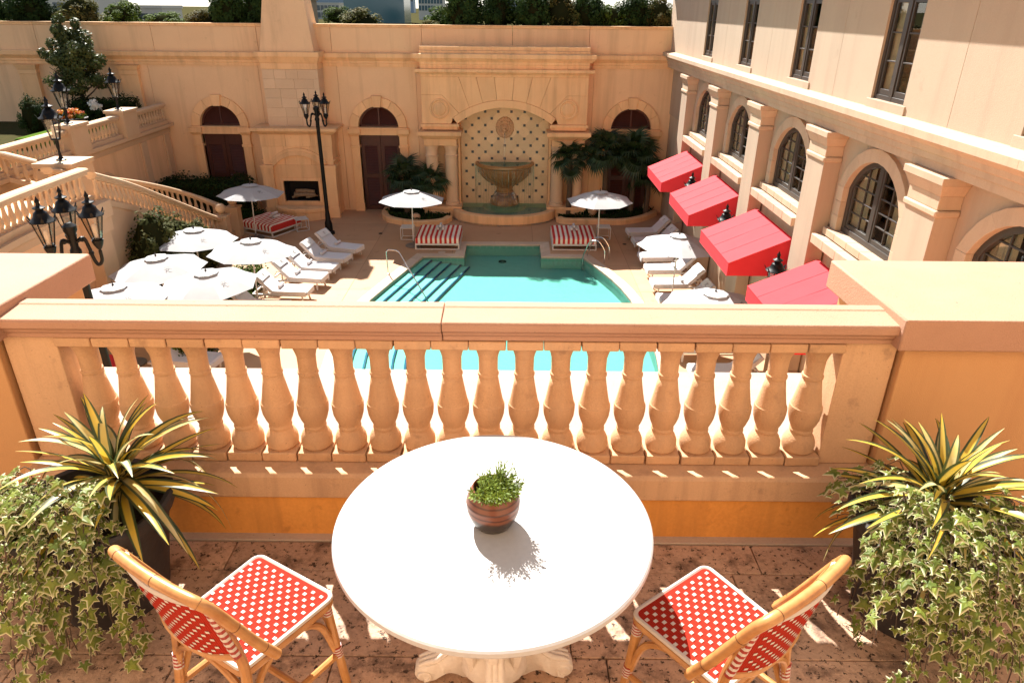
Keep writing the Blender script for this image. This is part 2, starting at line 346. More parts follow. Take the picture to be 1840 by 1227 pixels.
bm.free()
# pool shell
pool = tag(T('pool', 'turquoise swimming pool with square alcove and curved sides', 'pool', (0,0,0)), kind='structure')
del pool['category']
n = len(POOL); ZW = ZD-.085; ZB = ZW-.42
mb = MB(); mb.add([(x,y,ZD-.04) for x,y in POOL]+[(x,y,ZB) for x,y in POOL], [(i,(i+1)%n,n+(i+1)%n,n+i) for i in range(n)]+[tuple(range(n,2*n))])
O('basin', mb, PLASTER, pool, smooth=False)
mb = MB()
for i in range(n):
    a, b = POOL[i], POOL[(i+1)%n]; L = math.dist(a,b); k = max(1, round(L/.3)); ins = offs(POOL, -.012*OUT); a2, b2 = ins[i], ins[(i+1)%n]
    for j in range(k):
        q = lambda t: (a2[0]+(b2[0]-a2[0])*t, a2[1]+(b2[1]-a2[1])*t)
        p0, p1 = q(j/k+.01), q((j+1)/k-.01); mb.add([(*p0,ZD-.055),(*p1,ZD-.055),(*p1,ZD-.19),(*p0,ZD-.19)],[(0,1,2,3)])
tag(O('waterline_tile', mb, mat('waterline_mosaic', (.22,.30,.26), (.30,.34,.28), scale=12, bump=.1, rough=.3), pool, smooth=False), kind='stuff')
# coping stones
dense = []; dout = []
for i in range(n):
    a, b, a2, b2 = POOL[i], POOL[(i+1)%n], COUT[i], COUT[(i+1)%n]; k = max(1, round(math.dist(a,b)/.62))
    if max(a[1],b[1]) < 16.5: k = 1
    for j in range(k):
        t0, t1 = j/k, (j+1)/k; g = .006/max(.1,math.dist(a,b)); t0 += g; t1 -= g
        L = lambda p, q, t: (p[0]+(q[0]-p[0])*t, p[1]+(q[1]-p[1])*t)
        q = [L(a,b,t0), L(a,b,t1), L(a2,b2,t1), L(a2,b2,t0)]
        mb = MB().ext(q,'z',ZD-.08,ZD+.012); O('coping_stone', mb, COPE, pool, bev=.008)
O('water', MB().add([(x,y,ZW) for x,y in POOL],[tuple(range(n))]), WATER, pool, smooth=False)
O('main_drain', MB().tube([(-.45+.15*math.cos(a),28.9+.12*math.sin(a),ZB+.02) for a in [2*math.pi*i/20 for i in range(21)]],.03,6), BLACK, pool)
# entry steps along the curved left side
ys = [28.02,27.4,26.7,25.9,25.1,24.3,23.5,22.6,21.5,20.3,19.2,18]
def left_x(y):
    side = sorted([(p[1],p[0]) for p in POOL if p[0] < -3.6 and p[1] > 14])
    return float(np.interp(y,[a for a,b in side],[b for a,b in side]))
OFF = [.02,.38,.78,1.18,1.60,1.98]
for i in range(5):
    z = ZW-.05-.07*i; top = []; mb = MB(); st = MB()
    yy = [min(y_, 28.02-.0*i) for y_ in ys]
    for y_ in yy:
        x = left_x(y_); top.append((x+OFF[i], x+OFF[i+1], y_))
    m_ = len(top)
    vs = [(a,y_,z) for a,b,y_ in top]+[(b,y_,z) for a,b,y_ in top]+[(b,y_,ZB) for a,b,y_ in top]
    fs = [(j,j+1,m_+j+1,m_+j) for j in range(m_-1)]+[(m_+j,m_+j+1,2*m_+j+1,2*m_+j) for j in range(m_-1)]
    s_ = O('pool_step', mb.add(vs,fs), STEPP, pool, smooth=False)
    vs = [(b-.055,y_,z+.006) for a,b,y_ in top]+[(b+.006,y_,z+.006) for a,b,y_ in top]+[(b+.006,y_,z-.05) for a,b,y_ in top]
    O('step_edge_tile', st.add(vs,fs), BLUE, s_, smooth=False)
# skimmer lids, drains
for x, y_ in ((-3.7,28.75),(-3.4,28.72)):
    pass
for x, y_, r, mt, lb in ((-3.05,28.62,.16,COPE,'pale round skimmer lid in front of the left daybed'),(-6.15,31.3,.09,BLACK,'small black floor drain left of the left side table'),(5.0,30.0,.09,BLACK,'small black floor drain right of the right daybed'),(6.4,31.5,.10,BLACK,'small black floor drain beside the planting bed on the right')):
    tag(O('drain_cover', MB().lathe([(r,0),(r,.012),(r*.8,.016),(0,.016)],16), mt, loc=(x,y_,ZD)), lb, 'drain')
# hand rail and ladder
h = T('pool_handrail', 'single steel handrail leaning into the pool steps', 'handrail', (-4.9,25.9,ZD))
def bez(pts, n=6):
    pts = [Vector(p) for p in pts]; out = [pts[0]]
    for i in range(1,len(pts)-1):
        a = pts[i]+(pts[i-1]-pts[i])*min(.5,.18/max(.01,(pts[i-1]-pts[i]).length)); b = pts[i]+(pts[i+1]-pts[i])*min(.5,.18/max(.01,(pts[i+1]-pts[i]).length))
        for k in range(n+1): t = k/n; out.append(a*(1-t)**2+pts[i]*2*t*(1-t)+b*t*t)
    return out+[pts[-1]]
O('rail', MB().tube(bez([(0,0,0),(-.05,.05,.98),(.45,-.05,.98),(1.85,-2.35,-.25),(1.9,-2.42,-.5)]), .024, 8), STEEL, h)
O('anchor_plate', MB().lathe([(.06,0),(.06,.02),(.03,.03),(0,.03)],14), STEEL, h)
l = T('pool_ladder', 'steel pool ladder with two arched rails at the far right corner', 'ladder', (3.25,28.0,ZD), R_(-28))
for sx in (-.26,.26):
    O('rail', MB().tube(bez([(.75,sx,0),(.75,sx,.55),(.45,sx,.92),(.05,sx,.85),(-.22,sx,.1),(-.22,sx,-1.1)]), .024, 8), STEEL, l)
for k in range(4): O('rung', MB().box(-.26,-.17,-.26,.26,-.3-.25*k,-.27-.25*k), STEEL, l)
mb = MB()
# ================================================================== far garden wall with doors
WY = 35.4
gw = T('garden_wall', 'tall stucco wall with arched doors across the far end of the court', 'wall', (0,WY,ZD))
H0 = -ZD                                   # world z -> local z
def arc(cx, cz, r, a0, a1, n=20): return [(cx+r*math.cos(a0+(a1-a0)*i/n), cz+r*math.sin(a0+(a1-a0)*i/n)) for i in range(n+1)]
PI = math.pi
DOORS = [-14.42,-6.65,5.75]; DH = 1.0; SPR = -3.05+H0
_R = (2.25**2+.75**2)/1.5; _a = math.asin(2.25/_R); ARI = [(_R*math.sin(t), -2.72+H0+.75-_R+_R*math.cos(t)) for t in [-_a+2*_a*i/20 for i in range(21)]]
# upper wall panels between joints, lower panels with door openings
uj = [-27,-22.4,-16.95,-12.05,-8.6,-4.35,-.1,3.5,7.75]
for a, b in zip(uj, uj[1:]): O('wall_panel', MB().box(a+.008,b-.008,0,.45,.30+H0,1.42+H0), WALL, gw, bev=.006)
for a, b in zip(uj, uj[1:]): O('coping', MB().ext([(-.03,1.425+H0),(-.03,1.50+H0),(-.05,1.515+H0),(-.05,1.56+H0),(.5,1.56+H0),(.5,1.425+H0)],'x',a+.006,b-.006), TRIM, gw, bev=.006)
lj = [-27,-17.45,-12.2,-8.45,-4.7,3.8,7.75]
for a, b in zip(lj, lj[1:]):
    d = [c for c in DOORS if a < c < b]
    a += .006; b -= .006
    pts = [(a,0)]
    if a < -.45 < b: pts += [(-.45-2.24,0)]+[(-.45+x_,z_) for x_,z_ in ARI]+[(-.45+2.24,0)]
    if d: pts += [(d[0]-DH,0)]+[(d[0]+x,z) for x,z in arc(0,SPR,DH,PI,0,18)]+[(d[0]+DH,0)]
    pts += [(b,0),(b,SPR-.004),(b,.30+H0),(a,.30+H0)]
    O('wall_panel', MB().ext(pts,'y',.012,.45), WALL, gw, bev=.006)
# string course joints at the spring line
# cornice in lengths
cp = [(.0,-.27),(-.06,-.27),(-.06,-.14),(-.09,-.12),(-.09,-.02),(-.13,.02),(-.20,.10),(-.24,.14),(-.24,.30),(-.20,.33),(.0,.34)]
cp = [(a,b+H0) for a,b in cp]
x = -27.0
while x < 7.6:
    e = min(x+1.28, 7.7)
    if not (-12.0 < x+.6 < -8.9 or -4.6 < x+.6 < 3.7): O('cornice', MB().ext(cp,'x',x+.003,e-.003), TRIM, gw, ang=25)
    x = e
for x in (-18.3,-23.1): 
    p_ = O('pilaster', MB().box(x-.42,x+.42,-.22,.012,4.2,-.72+H0), TRIM, gw, bev=.006)
    O('capital', MB().taper((x-.44,x+.44,-.25,.012),(x-.52,x+.52,-.33,.012),-.50+H0,-.29+H0).box(x-.44,x+.44,-.24,.012,-.71+H0,-.51+H0), TRIM, p_)
# doors
louv = {}
def door(x):
    d = O('door', MB().box(x-.99,x+.99,.24,.30,0,SPR-.36), WOOD, gw)
    for s_ in (-1,1):
        x0, x1 = (x-.97,x-.012) if s_ < 0 else (x+.012,x+.97)
        lf = MB()
        for zz0, zz1 in ((0,.22),(1.62,1.84),(3.22,SPR-.38)): lf.box(x0+.17,x1-.17,.184,.238,zz0,zz1)
        for xx in ((x0,x0+.17),(x1-.17,x1)): lf.box(xx[0],xx[1],.18,.238,.0,SPR-.38)
        O('door_leaf', lf, WOOD, d, bev=.004)
        sl = MB()
        for zz0, zz1 in ((.26,1.58),(1.88,3.18)):
            z = zz0
            while z < zz1: sl.add([(x0+.17,.19,z),(x1-.17,.19,z),(x1-.17,.235,z+.07),(x0+.17,.235,z+.07),(x0+.17,.20,z-.012),(x1-.17,.20,z-.012),(x1-.17,.238,z+.06),(x0+.17,.238,z+.06)],[(0,1,2,3),(0,4,5,1),(4,7,6,5)]); z += .08
        tag(O('louvre', sl, WOOD, d), kind='stuff')
    O('door_knob', MB().ball((x+.09,.15,1.73),.035), STEEL, d)
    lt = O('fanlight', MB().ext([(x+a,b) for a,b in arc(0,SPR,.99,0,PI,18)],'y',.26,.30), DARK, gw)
    fr = MB(); o_, i_ = arc(x,SPR,.985,0,PI,20), arc(x,SPR,.89,0,PI,20)
    for k in range(20):
        fr.add([(o_[k][0],.17,o_[k][1]),(o_[k+1][0],.17,o_[k+1][1]),(i_[k+1][0],.17,i_[k+1][1]),(i_[k][0],.17,i_[k][1]),(i_[k][0],.25,i_[k][1]),(i_[k+1][0],.25,i_[k+1][1])],[(0,1,2,3),(3,2,5,4)])
    fr.box(x-.98,x+.98,.17,.26,SPR+.01,SPR+.09); fr.box(x-.035,x+.035,.17,.26,SPR+.09,SPR+.92); O('frame', fr, WOOD, lt)
    sl = MB(); z = SPR+.12
    while z < SPR+.85:
        hw = math.sqrt(max(.01,.89**2-(z-SPR)**2)); sl.add([(x-hw,.19,z),(x+hw,.19,z),(x+hw,.24,z+.065),(x-hw,.24,z+.065)],[(0,1,2,3)]); z += .075
    tag(O('louvre', sl, WOOD, lt), kind='stuff')
    # stone surround
    for s_ in (-1,1):
        a, b = sorted((x+s_*1.0, x+s_*1.40)); p_ = O('door_pilaster', MB().box(a,b,-.13,.25,0,SPR-.98).box(a-.03,b+.03,-.16,.012,0,.42), TRIM, gw, bev=.006)
        O('capital', MB().taper((a-.01,b+.01,-.15,.2),(a-.10,b+.10,-.26,.2),SPR-.42,SPR-.27).box(a-.11,b+.11,-.28,.2,SPR-.27,SPR-.06).box(a,b,-.14,.2,SPR-.98,SPR-.42).box(a-.04,b+.04,-.18,.2,SPR-.97,SPR-.86), TRIM, p_, bev=.004)
    O('lintel', MB().box(x-1.0,x+1.0,-.15,.25,SPR-.36,SPR-.07), TRIM, gw, bev=.006)
    O('sill_band', MB().box(x-1.42,x+1.42,-.20,.25,SPR-.06,SPR), TRIM, gw, bev=.004)
    for a0, a1 in ((.0,.5),(.5,1.04),(1.04,1.40),(1.74,2.10),(2.10,2.64),(2.64,PI)):
        o_, i_ = arc(x,SPR+.003,1.40,a0+.004,a1-.004,5), arc(x,SPR+.003,.985,a0+.004,a1-.004,5)
        O('voussoir', MB().ext(o_+i_[::-1],'y',-.10,.25), TRIM, gw, bev=.008)
    O('keystone', MB().ext([(x-.17,SPR+.95),(x+.17,SPR+.95),(x+.25,SPR+1.47),(x-.25,SPR+1.47)],'y',-.17,.25), TRIM, gw, bev=.01)
for x in DOORS: door(x)
# ================================================================== fireplace and chimney
FX = -10.42
fp = T('outdoor_fireplace', 'tall stone chimney with arched fireplace and log firebox on the far wall', 'fireplace', (FX,WY,ZD))
fy = -1.30
b_ = MB().box(-1.70,-.86,fy,0,0,2.55).box(.86,1.70,fy,0,0,2.55).box(-.86,.86,fy,0,1.78,2.55).box(-.86,.86,fy,0,0,.78).box(-.86,.86,fy+.85,0,.78,1.78)
O('surround', b_, TRIM, fp, bev=.006)
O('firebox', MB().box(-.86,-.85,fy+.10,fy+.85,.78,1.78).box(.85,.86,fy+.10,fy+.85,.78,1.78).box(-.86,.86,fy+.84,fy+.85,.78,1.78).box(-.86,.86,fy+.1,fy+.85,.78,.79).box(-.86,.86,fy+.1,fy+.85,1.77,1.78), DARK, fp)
O('firebox_frame', MB().box(-.98,-.86,fy-.04,fy+.1,.72,1.90).box(.86,.98,fy-.04,fy+.1,.72,1.90).box(-.98,.98,fy-.045,fy+.1,1.78,1.92), TRIM, fp, bev=.01)
lg = MB(); lr = random.Random(3)
LOG = mat('charred_log', (.33,.23,.14), (.10,.06,.04), scale=8, bump=.6, bscale=30)
for p0, p1, r in (((-.5,fy+.30,1.02),(.55,fy+.38,1.0),.085),((-.55,fy+.52,1.03),(.5,fy+.50,1.05),.09),((-.42,fy+.40,1.2),(.5,fy+.46,1.16),.085),((-.6,fy+.24,.90),(-.1,fy+.6,.92),.05),((.1,fy+.24,.90),(.66,fy+.58,.92),.05)):
    O('log', MB().tube([p0,((p0[0]+p1[0])/2,(p0[1]+p1[1])/2,(p0[2]+p1[2])/2+.02),p1],[r,r*1.1,r*.9],9), LOG, fp)
gr = MB()
for k in range(7): gr.box(-.6+.2*k,-.575+.2*k,fy+.18,fy+.66,.80,.83)
for s_ in (-.78,.78): gr.tube([(s_,fy+.0,.79),(s_,fy-.0,1.25)],.02); gr.ball((s_,fy,1.28),.04)
O('fire_grate', gr, BLACK, fp)
# arched moulding, legs, mantel
R0 = 2.55
def seg_arch(hw, rise, th, y0, y1, zb, n=14):
    R = (hw*hw+rise*rise)/(2*rise); a = math.asin(hw/R); cz = zb+rise-R
    o_ = [(( R+th)*math.sin(t), cz+(R+th)*math.cos(t)) for t in [-a+2*a*i/n for i in range(n+1)]]
    i_ = [(R*math.sin(t), cz+R*math.cos(t)) for t in [-a+2*a*i/n for i in range(n+1)]]
    return o_+i_[::-1]
O('arch_moulding', MB().ext(seg_arch(1.18,.52,.20,0,0,2.50),'y',fy-.13,fy+.3).ext(seg_arch(1.16,.56,.30,0,0,2.50),'y',fy-.08,fy+.28), TRIM, fp, bev=.006)
for s_ in (-1,1):
    a, b = sorted((s_*1.24,s_*1.78)); O('leg_block', MB().box(a,b,fy-.16,fy-.002,0,2.16).box(a-.05,b+.05,fy-.22,fy-.002,2.42,2.56).box(a-.02,b+.02,fy-.18,fy-.002,2.16,2.42).box(a-.04,b+.04,fy-.2,fy-.002,0,.5), TRIM, fp, bev=.006)
    a, b = sorted((s_*1.70,s_*1.76)); O('side_band', MB().box(a,b,fy+.0,-.05,2.42,2.56).box(a,b,fy,-.05,2.75,2.82), TRIM, fp)
for x0, x1 in ((-1.70,-.62),(-.62,.62),(.62,1.70)): O('ashlar', MB().box(x0+.004,x1-.004,fy,0,2.553,3.42), TRIM, fp, bev=.005)
for x0, x1 in ((-1.72,-.5),(-.5,.7),(.7,1.72)): O('ashlar', MB().box(x0+.004,x1-.004,fy-.02,0,3.425,3.98), TRIM, fp, bev=.005)
O('mantel', MB().taper((-1.76,1.76,fy-.06,0),(-2.02,2.02,fy-.30,0),3.985,4.17).box(-2.04,2.04,fy-.33,0,4.17,4.30), TRIM, fp, bev=.01)
# hearth
he = [(1.25*math.cos(t), fy-.16-.75*math.sin(t)) for t in [PI*i/16 for i in range(17)]]
O('hearth', MB().ext(he,'z',0,.42).ext([(a*1.05,(b-fy+.16)*1.06+fy-.16) for a,b in he],'z',.425,.60), TRIM, fp, bev=.02)
# shaft of ashlar courses
cz = 4.302; sr = random.Random(5)
while cz < 6.85:
    hh = .425; xs = [-1.30]
    while xs[-1] < 1.30: xs.append(min(1.30, xs[-1]+sr.choice((.55,.75,.9))) if 1.30-xs[-1] > .95 else 1.30)
    for a, b in zip(xs, xs[1:]): O('ashlar', MB().box(a+.003,b-.003,-.95+sr.uniform(-.003,.003),0,cz,cz+hh-.004), mat_ash if 'mat_ash' in globals() else globals().setdefault('mat_ash', mat('pale_ashlar', (.64,.45,.29), (.58,.39,.24), scale=1.5, bump=.15, bscale=50, rnd=.07, bdist=.02)), fp, bev=.004)
    cz += hh
O('shaft_cornice', MB().box(-1.31,1.31,-.97,0,6.855,7.12).taper((-1.33,1.33,-.99,0),(-1.46,1.46,-1.16,0),7.12,7.40).box(-1.48,1.48,-1.19,0,7.40,7.60), TRIM, fp, bev=.01)
O('chimney_hood', MB().taper((-1.24,1.24,-1.02,.6),(-.86,.86,-.62,.5),7.60,10.3).box(-.95,.95,-.72,.6,10.3,10.5), WALL, fp, bev=.01)
for x_ in (-.45,.45): O('chimney_pot', MB().lathe([(.20,10.5),(.17,10.6),(.15,11.0),(.20,11.05),(.20,11.12),(0,11.12)],14,(x_,-.1,0)), TRIM, fp)
# ================================================================== fountain portal
PX = -.45
pt = T('fountain_portal', 'ornate stone portal framing a tiled fountain niche on the far wall', 'fountain', (PX,WY,ZD))
py = -.9; hw = 3.93; SZ = -2.72+H0
R = (2.25**2+.75**2)/1.5; aa = math.asin(2.25/R); czr = SZ+.75-R
ar_i = [((R)*math.sin(t), czr+R*math.cos(t)) for t in [-aa+2*aa*i/28 for i in range(29)]]
ar_o = [((R+.34)*math.sin(t), czr+(R+.34)*math.cos(t)) for t in [-aa+2*aa*i/28 for i in range(29)]]
# voussoir face: radial blocks from the arch to the entablature
zt = -.62+H0
cuts = [-hw,-2.42,-1.62,-.8,0-.02,.8,1.62,2.42,hw]
angs = [-aa+.0, -.40,-.26,-.13,.0,.13,.26,.40, aa]
def onarc(t, r): return (r*math.sin(t), czr+r*math.cos(t))
tops = [-2.15,-1.33,-.48,.44,1.30,2.15]; ags = [-.42,-.255,-.088,.088,.255,.42]
segs_ = [(-3.93,-2.15,None,-.42)]+[(tops[i],tops[i+1],ags[i],ags[i+1]) for i in range(5)]+[(2.15,3.93,.42,None)]
for x0, x1, a0, a1 in segs_:
    g = .006
    if a0 is None:
        pts = [(x0,-1.42+H0+.004),(-2.95,-1.42+H0+.004)]+[onarc(t,R+.345) for t in [-.555+( .555-.42)*i/4 for i in range(5)]]+[(x1-g,zt),(x0,zt)]
    elif a1 is None:
        pts = [onarc(t,R+.345) for t in [.42+(.555-.42)*i/4 for i in range(5)]]+[(2.95,-1.42+H0+.004),(x1,-1.42+H0+.004),(x1,zt),(x0+g,zt)]
    else: pts = [onarc(a0+(a1-a0)*i/5+(.0015 if i==0 else -.0015 if i==5 else 0),R+.345) for i in range(6)]+[(x1-g,zt),(x0+g,zt)]
    O('arch_block', MB().ext(pts,'y',py,-.02), TRIM, pt, bev=.008)
for s_ in (-1,1):
    pts = [(s_*3.93,SZ-.0),(s_*3.93,-1.42+H0),(s_*2.95,-1.42+H0)]+[onarc(s_*t,R+.345) for t in [.558+(aa-.558)*i/3 for i in range(4)]]+[(s_*2.55,SZ)]
    O('spandrel', MB().ext(pts,'y',py-.004,-.02), TRIM, pt, bev=.008)
    cx = s_*3.05-.03
    def ring(prof, c):
        mb = MB().lathe(prof, 28); mb.xf(Matrix.Translation(c) @ Matrix.Rotation(R_(90),4,'X')); return mb
    O('roundel', ring([(.46,0),(.46,.07),(.40,.09),(.36,.05),(.30,.05),(.28,.09),(.18,.12),(0,.12)],(cx,py-.004,-2.04+H0)), TRIM, pt, ang=25)
    # pier entablature, columns and pedestals
    x0, x1 = sorted((s_*2.24,s_*3.93))
    O('impost', MB().box(x0,x1,py-.03,0,-3.0+H0,SZ-.004).box(x0-.07,x1+.07,py-.10,0,-2.86+H0,-2.74+H0), TRIM, pt, bev=.008)
    O('column_entablature', MB().box(x0+.06,x1-.06,py-.20,0,-3.72+H0,-3.42+H0).taper((x0+.04,x1-.04,py-.22,0),(x0-.18,x1+.18,py-.44,0),-3.42+H0,-3.22+H0).box(x0-.2,x1+.2,py-.46,0,-3.22+H0,-3.05+H0), TRIM, pt, bev=.008)
    for xx in (x0+.37,x1-.37):
        O('column', MB().lathe([(.37,.55),(.37,.62),(.34,.66),(.36,.71),(.315,.76),(.31,.80),(.315,1.6),(.30,2.9),(.305,2.92),(.345,2.94),(.345,2.98),(.295,3.0),(.29,3.20),(.295,3.22),(.35,3.36),(.36,3.40),(.36,3.475)],24,(xx,py+.22,0)), mat_ash, pt, ang=25)
    O('pedestal', MB().box(x0-.06,x1+.06,py-.28,0,0,.40).box(x0-.12,x1+.12,py-.34,0,.40,.55), TRIM, pt, bev=.01)
    O('niche_return', MB().box(s_*2.24-.05,s_*2.24+.05,py+.40,.55,0,SZ+.1), TRIM, pt)
    for x2 in (x0,x1): pass
O('arch_band', MB().ext(ar_o+ar_i[::-1],'y',py-.05,.3), TRIM, pt, bev=.01)
# entablature lengths
e1 = [(0,-.62),(py-.02,-.62),(py-.06,-.52),(py-.16,-.44),(py-.22,-.40),(py-.22,-.28),(py-.05,-.26),(py-.05,-.10),(py-.09,-.08),(py-.09,.02),(py-.16,.10),(py-.27,.20),(py-.27,.36),(py-.22,.39),(py-.10,.40),(py-.10,.50),(py+.0,.52),(py+.0,.68),(0,.70)]
e1 = [(a,b+H0+.004) for a,b in e1]
xs = [-3.93,-2.9,-1.75,-.6,.6,1.75,2.9,3.93]
for a, b in zip(xs, xs[1:]): O('entablature', MB().ext(e1,'x',a+.003,b-.003), TRIM, pt, ang=25)
for s_ in (-1,1):
    O('entablature_return', MB().taper(tuple(sorted((s_*3.93,s_*4.02)))+(py-.02,0),tuple(sorted((s_*3.93,s_*4.16)))+(py-.22,0),-.50+H0,-.40+H0).box(*sorted((s_*3.93,s_*4.16)),py-.222,0,-.40+H0,-.28+H0).taper(tuple(sorted((s_*3.93,s_*4.03)))+(py-.1,0),tuple(sorted((s_*3.93,s_*4.2)))+(py-.27,0),.03+H0,.20+H0).box(*sorted((s_*3.93,s_*4.2)),py-.272,0,.20+H0,.37+H0), TRIM, pt)
# niche wall, tiles and accents
TILE = mat('cream_tile', (.70,.53,.33), (.62,.45,.26), scale=3, rough=.4, bump=.1, bscale=30, rnd=.10)
ACC = mat('slate_blue_tile', (.045,.06,.075), (.03,.04,.05), scale=9, rough=.3, bump=.1)
O('niche_wall', MB().box(-2.3,2.3,.50,.6,0,SZ+.85), TILE, pt)
tme = MB().add([(-.318,0,0),(0,0,-.318),(.318,0,0),(0,0,.318),(-.318,.012,0),(0,.012,-.318),(.318,.012,0),(0,.012,.318)],[(0,1,2,3),(0,4,5,1),(1,5,6,2),(2,6,7,3),(3,7,4,0)]).mesh('wall_tile', TILE, False)
ame = MB().box(-.062,.062,-.008,.012,-.062,.062).mesh('accent_tile', ACC, False)
for j in range(2,18):
    for i in range(-4,5):
        x, z = .65*i+.325*(j%2), .325*j
        zmax = czr+math.sqrt(max(0,R*R-x*x))+.25
        if abs(x) < 2.2 and z < min(zmax, SZ+.82):
            ob('accent_tile', ame, pt, (x,.480,z), 0)
        x += .325
        if abs(x) < 2.1 and z < zmax+.1: ob('wall_tile', tme, pt, (x,.486+((i*7+j*3)%5-2)*.0012,z))
# lion mask
lm = MB(); lr = random.Random(2)
for k in range(18):
    a = 2*PI*k/18; lm.ball((.34*math.cos(a),.42,.40*math.sin(a)),(.13,.10,.13),8)
for k in range(12):
    a = 2*PI*k/12+.2; lm.ball((.24*math.cos(a),.38,.27*math.sin(a)),(.11,.10,.12),8)
lm.ball((0,.36,.0),(.22,.16,.27),12); lm.ball((0,.22,-.09),(.115,.13,.10),10); lm.ball((0,.14,-.04),(.05,.06,.04),8); lm.ball((0,.20,-.21),(.08,.09,.05),8)
for s_ in (-1,1): lm.ball((s_*.10,.23,.07),(.045,.05,.03),8); lm.ball((s_*.09,.20,.13),(.07,.05,.03),8); lm.ball((s_*.2,.33,.24),(.07,.06,.08),8); lm.ball((s_*.055,.13,-.12),(.05,.05,.04),8)
O('lion_mask', lm, STONE, pt, loc=(0,.05,-3.08+H0), ang=80)
# half bowl on its pedestal
GOLD = mat('wet_stone', (.36,.20,.075), (.22,.11,.04), scale=5, rough=.25, bump=.3, bscale=25, spec=.6)
bp = [(.0,.25),(.62,.25),(.70,.30),(.72,.42),(.70,.56),(.58,.72),(.40,.80),(.38,.86),(.46,.92),(.46,.98),(.40,1.04),(.44,1.18),(.62,1.35),(.90,1.55),(1.14,1.78),(1.28,2.0),(1.34,2.16),(1.34,2.22),(1.42,2.26),(1.50,2.33),(1.50,2.42),(1.43,2.46),(1.34,2.46),(1.28,2.38),(0,2.20)]
O('bowl', MB().lathe(bp,40,(0,.47,0)), GOLD, pt, ang=28)
rib = MB()
for k in range(15):
    a = PI+PI*(k+.5)/15; rib.tube([(r*1.01*math.cos(a),.47+r*1.01*math.sin(a),z) for r,z in bp[12:17]],[.03,.05,.06,.06,.03],6)
O('bowl_flute', rib, GOLD, pt)
O('bowl_water', MB().lathe([(1.32,2.42),(0,2.421)],36,(0,.47,0)), FWATER, pt)
O('bowl_lining', MB().lathe([(1.34,2.40),(0,2.30)],36,(0,.47,0)), PLASTER, pt)
O('water_jet', MB().tube([(0,.12,-3.3+H0),(0,.02,-3.5+H0),(0,-.02,-3.9+H0),(0,-.03,2.42)],[.02,.02,.022,.03],7), STREAM, pt)
st = MB(); sr = random.Random(9)
for k in range(46):
    a = PI+PI*(k+sr.random())/46; r0 = 1.49; z1 = sr.choice((.35,.6,1.2,1.5)); q = (r0*math.cos(a),.47+r0*math.sin(a))
    st.tube([(q[0],q[1],2.34),(q[0]*1.01,q[1]*1.0-.005,1.6),(q[0]*1.012,.47+(q[1]-.47)*1.012,z1)],[.010,.008,.005],5)
for k in range(26):
    a = PI+PI*(k+sr.random())/26; st.tube([(.46*math.cos(a),.47+.46*math.sin(a),.95),(.70*math.cos(a),.47+.70*math.sin(a),.6),(.78*math.cos(a),.47+.78*math.sin(a),.22)],[.012,.010,.006],5)
tag(O('falling_water', st, STREAM, pt), kind='stuff')
# lower basin
hb = [(2.62*math.cos(t), -.55-2.25*math.sin(t)**.8 if math.sin(t) > 0 else -.55) for t in [PI*i/24 for i in range(25)]]
kerb = MB().sweep([(a,b,0) for a,b in hb], [(0,0),(0,.44),(.03,.47),(.36,.47),(.39,.44),(.39,0)])
O('basin_kerb', kerb, TRIM, pt, ang=30)
O('basin_floor', MB().ext(hb+[(-2.62,.5),(2.62,.5)],'z',0,.08), PLASTER, pt)
O('basin_water', MB().add([(a*.98,b*.98,.30) for a,b in hb]+[(-2.5,.49,.30),(2.5,.49,.30)],[tuple(range(27))]), FWATER, pt, smooth=False)
O('bowl_plinth', MB().lathe([(1.1,.05),(1.1,.27),(1.04,.29),(0,.29)],32,(0,.47,0)), TILE, pt)
# ================================================================== right hotel wing
wg = T('hotel_wing', 'sunlit stucco hotel wing with arched windows along the right side', 'building', (7.35,3.5,ZD))
WX, WY0 = 7.35, 3.5
def L(x, y, z): return (x-WX, y-WY0, z-ZD)
WC = [5.03,9.75,14.47,19.19,23.91,28.63]; PC = [7.4,12.1,16.8,21.5,26.2,30.95]
ya, yb = 3.55-WY0, 36.0-WY0; H0 = -ZD
# upper wall as panels, each with its window opening
joints = [3.55,7.45,12.25,17.0,21.75,26.4,32.1,36.0]
WB, WT = .685, 2.62
for a, b in zip(joints, joints[1:]):
    c = [q for q in WC if a < q < b]; a1, b1 = a-WY0+.006, b-WY0-.006
    if c:
        c0, c1 = c[0]-.66-WY0, c[0]+.66-WY0
        # (y,z) polygon pieces round the opening
        for y0, y1, z0, z1 in ((a1,c0,.40,3.0),(c1,b1,.40,3.0),(c0,c1,.40,WB),(c0,c1,WT,3.0)):
            pass
        pts = [(a1,.40+H0),(b1,.40+H0),(b1,3.0+H0),(a1,3.0+H0)]
        mb = MB()
        o4 = [(a1,.40+H0),(b1,.40+H0),(b1,3.0+H0),(a1,3.0+H0)]; i4 = [(c0,WB+H0),(c1,WB+H0),(c1,WT+H0),(c0,WT+H0)]
        vs = [(0,*p) for p in o4+i4]+[(.35,*p) for p in i4]+[(.35,*p) for p in o4]
        fs = [(k,(k+1)%4,4+(k+1)%4,4+k) for k in range(4)]+[(4+k,4+(k+1)%4,8+(k+1)%4,8+k) for k in range(4)]+[(k,(k+1)%4,12+(k+1)%4,12+k) for k in range(4)]
        O('wall_panel', mb.add(vs,fs), WING, wg, smooth=False)
    else: O('wall_panel', MB().box(0,.35,a1,b1,.40+H0,3.0+H0), WING, wg)
O('eaves', MB().ext([(0,3.004+H0),(-.15,3.05+H0),(-.30,3.20+H0),(-.52,3.25+H0),(-.52,3.45+H0),(.6,3.5+H0),(.6,3.004+H0)],'y',ya,yb), WTRIM, wg)
